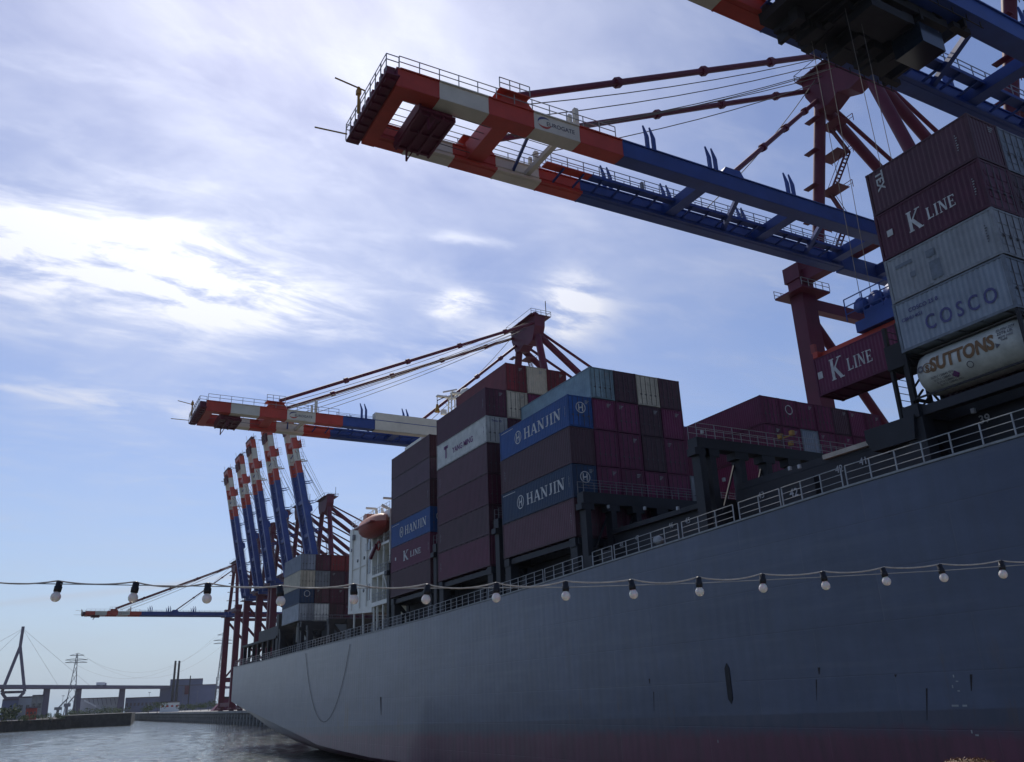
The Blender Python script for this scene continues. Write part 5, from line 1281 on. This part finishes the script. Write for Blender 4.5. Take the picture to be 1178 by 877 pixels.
def skin_body(name, verts, edges, radii, mt, parent, root=0):
    me = bpy.data.meshes.new(name); me.from_pydata(verts, edges, []); o = bpy.data.objects.new(name, me); C.objects.link(o); o.parent = parent
    sk = o.modifiers.new('skin', 'SKIN'); lay_ = me.skin_vertices[0].data if me.skin_vertices else None
    if lay_ is None:
        bm = bmesh.new(); bm.from_mesh(me); bm.verts.layers.skin.verify(); bm.to_mesh(me); bm.free(); lay_ = me.skin_vertices[0].data
    for i, r in enumerate(radii): lay_[i].radius = (r if isinstance(r, tuple) else (r, r)); lay_[i].use_root = (i == root)
    sb_ = o.modifiers.new('sub', 'SUBSURF'); sb_.levels = 2; sb_.render_levels = 2
    dg = bpy.context.evaluated_depsgraph_get(); m2_ = bpy.data.meshes.new_from_object(o.evaluated_get(dg)); o.modifiers.clear(); o.data = m2_
    m2_.materials.clear(); m2_.materials.append(mt)
    for p in m2_.polygons: p.use_smooth = True
    return o
# head crown just enters the bottom right of the picture
hd_ = ray(1113, 874); s_ = 1.62/hd_.length; crown = Vector((hd_.x*s_, hd_.y*s_, CH+hd_.z*s_))
hgt = crown.z-DZ; per = empty('person', (crown.x, crown.y, DZ), 'fair haired person standing on the boat, only crown in view', 'person')
vt = [(0,0,.95),(0,0,1.12),(0,.0,1.30),(0,.01,1.42),(0,.0,1.50),(0,.01,1.58),(0,.02,1.66),
      (.16,0,1.40),(.20,.02,1.12),(.19,.16,.92),(.18,.24,.86),(-.16,0,1.40),(-.20,.02,1.12),(-.19,.16,.92),(-.18,.24,.86),
      (.09,0,.88),(.10,.01,.50),(.10,0,.08),(.10,.14,.04),(-.09,0,.88),(-.10,.01,.50),(-.10,0,.08),(-.10,.14,.04)]
ed = [(0,1),(1,2),(2,3),(3,4),(4,5),(5,6),(3,7),(7,8),(8,9),(9,10),(3,11),(11,12),(12,13),(13,14),(0,15),(15,16),(16,17),(17,18),(0,19),(19,20),(20,21),(21,22)]
rd = [(.14,.10),(.12,.09),(.15,.10),(.08,.07),(.05,.05),(.072,.085),(.065,.08),.055,.045,.034,.03,.055,.045,.034,.03,.085,.06,.045,.03,.085,.06,.045,.03]
k_ = hgt/1.745
body = skin_body('body', [Vector(v)*k_ for v in vt], ed, [tuple(q*k_ for q in r) if isinstance(r, tuple) else r*k_ for r in rd], M['skin'], per)
me = body.data; me.materials.append(M['shirt']); me.materials.append(M['trousers'])
for p in me.polygons:
    z = p.center.z/k_; x = abs(p.center.x)/k_
    if z < .93 and x < .17 and not (p.center.y/k_ > .10 and z > .7): p.material_index = 2
    elif z < 1.45 and not (z < .99 and x > .15): p.material_index = 1
mb = MB(); 
for sgn in (-1, 1):
    for i_ in range(4): 
        fx = sgn*(.155+.018*i_); mb.tube([Vector((fx, .25, .855))*k_, Vector((fx, .30, .84))*k_, Vector((fx, .33-.006*abs(i_-1), .815))*k_], .008*k_, 6, r2=.006*k_)
    mb.tube([Vector((sgn*.15, .23, .86))*k_, Vector((sgn*.125, .27, .85))*k_, Vector((sgn*.12, .30, .83))*k_], .010*k_, 6, r2=.007*k_)
mb.build('fingers', M['skin'], per)
mb = MB(); hc = Vector((0, .015, 1.645))*k_
mb.lathe([(0, .018), (.02, .008), (.014, -.012), (0, -.02)], hc+Vector((0, .088, -.03)), 8, (0,0,1))
for sgn in (-1, 1): mb.lathe([(0,-.012),(.02,-.006),(.02,.006),(0,.012)], hc+Vector((sgn*.078, 0, -.03)), 8, (1,0,0))
mb.build('nose_and_ears', M['skin'], per)
mb = MB(); 
for sgn in (-1, 1): mb.lathe([(0,-.008),(.011,0),(0,.008)], hc+Vector((sgn*.03, .082, .0)), 8, (0,1,0))
mb.build('eyes', M['window'], per)
mb = MB(); random.seed(3)
for i in range(6000):
    th_ = random.uniform(0, 2*math.pi); ph = math.acos(random.uniform(-.15, 1)); n_ = Vector((math.sin(ph)*math.cos(th_), math.sin(ph)*math.sin(th_), math.cos(ph)))
    if n_.y > .55 and n_.z < .45: continue
    p = hc+Vector((n_.x*.083, n_.y*.098-.01, n_.z*.088)); tdir = Vector((n_.x*.5+random.gauss(0,.16), n_.y*.5-.4+random.gauss(0,.16), -.35+random.gauss(0,.2))); tdir = (tdir-n_*tdir.dot(n_)*.97).normalized()
    ln_ = random.uniform(.018, .036); q = p+tdir*ln_*.6+n_*random.uniform(.0,.004); e = p+tdir*ln_+n_*random.uniform(-.004,.006); w_ = tdir.cross(n_).normalized()*.0007
    mb.add([p-w_, p+w_, q+w_, q-w_, e], [(0,1,2,3),(3,2,4)])
mb.lathe([(.0005, .090), (.03, .086), (.06, .066), (.078, .03), (.083, -.02), (.07, -.05)], hc+Vector((0,-.012,0)), 16, (0,0,1))
mb.build('hair', M['hair'], per)
per.rotation_euler = (0, 0, math.radians(-60))

# ------------------------------------------------------------------ air
hz_m = bpy.data.materials.new('haze_air'); hz_m.use_nodes = True; t = hz_m.node_tree; t.nodes.clear()
pv = t.nodes.new('ShaderNodeVolumePrincipled'); pv.inputs['Color'].default_value = (.86, .92, 1, 1); pv.inputs['Density'].default_value = .00005; pv.inputs['Anisotropy'].default_value = .3
om = t.nodes.new('ShaderNodeOutputMaterial'); t.links.new(pv.outputs[0], om.inputs['Volume'])
o = MB().box(-3000, 3000, -1000, 3900, -4.8, 135).build('haze', hz_m); o['kind'] = 'stuff'
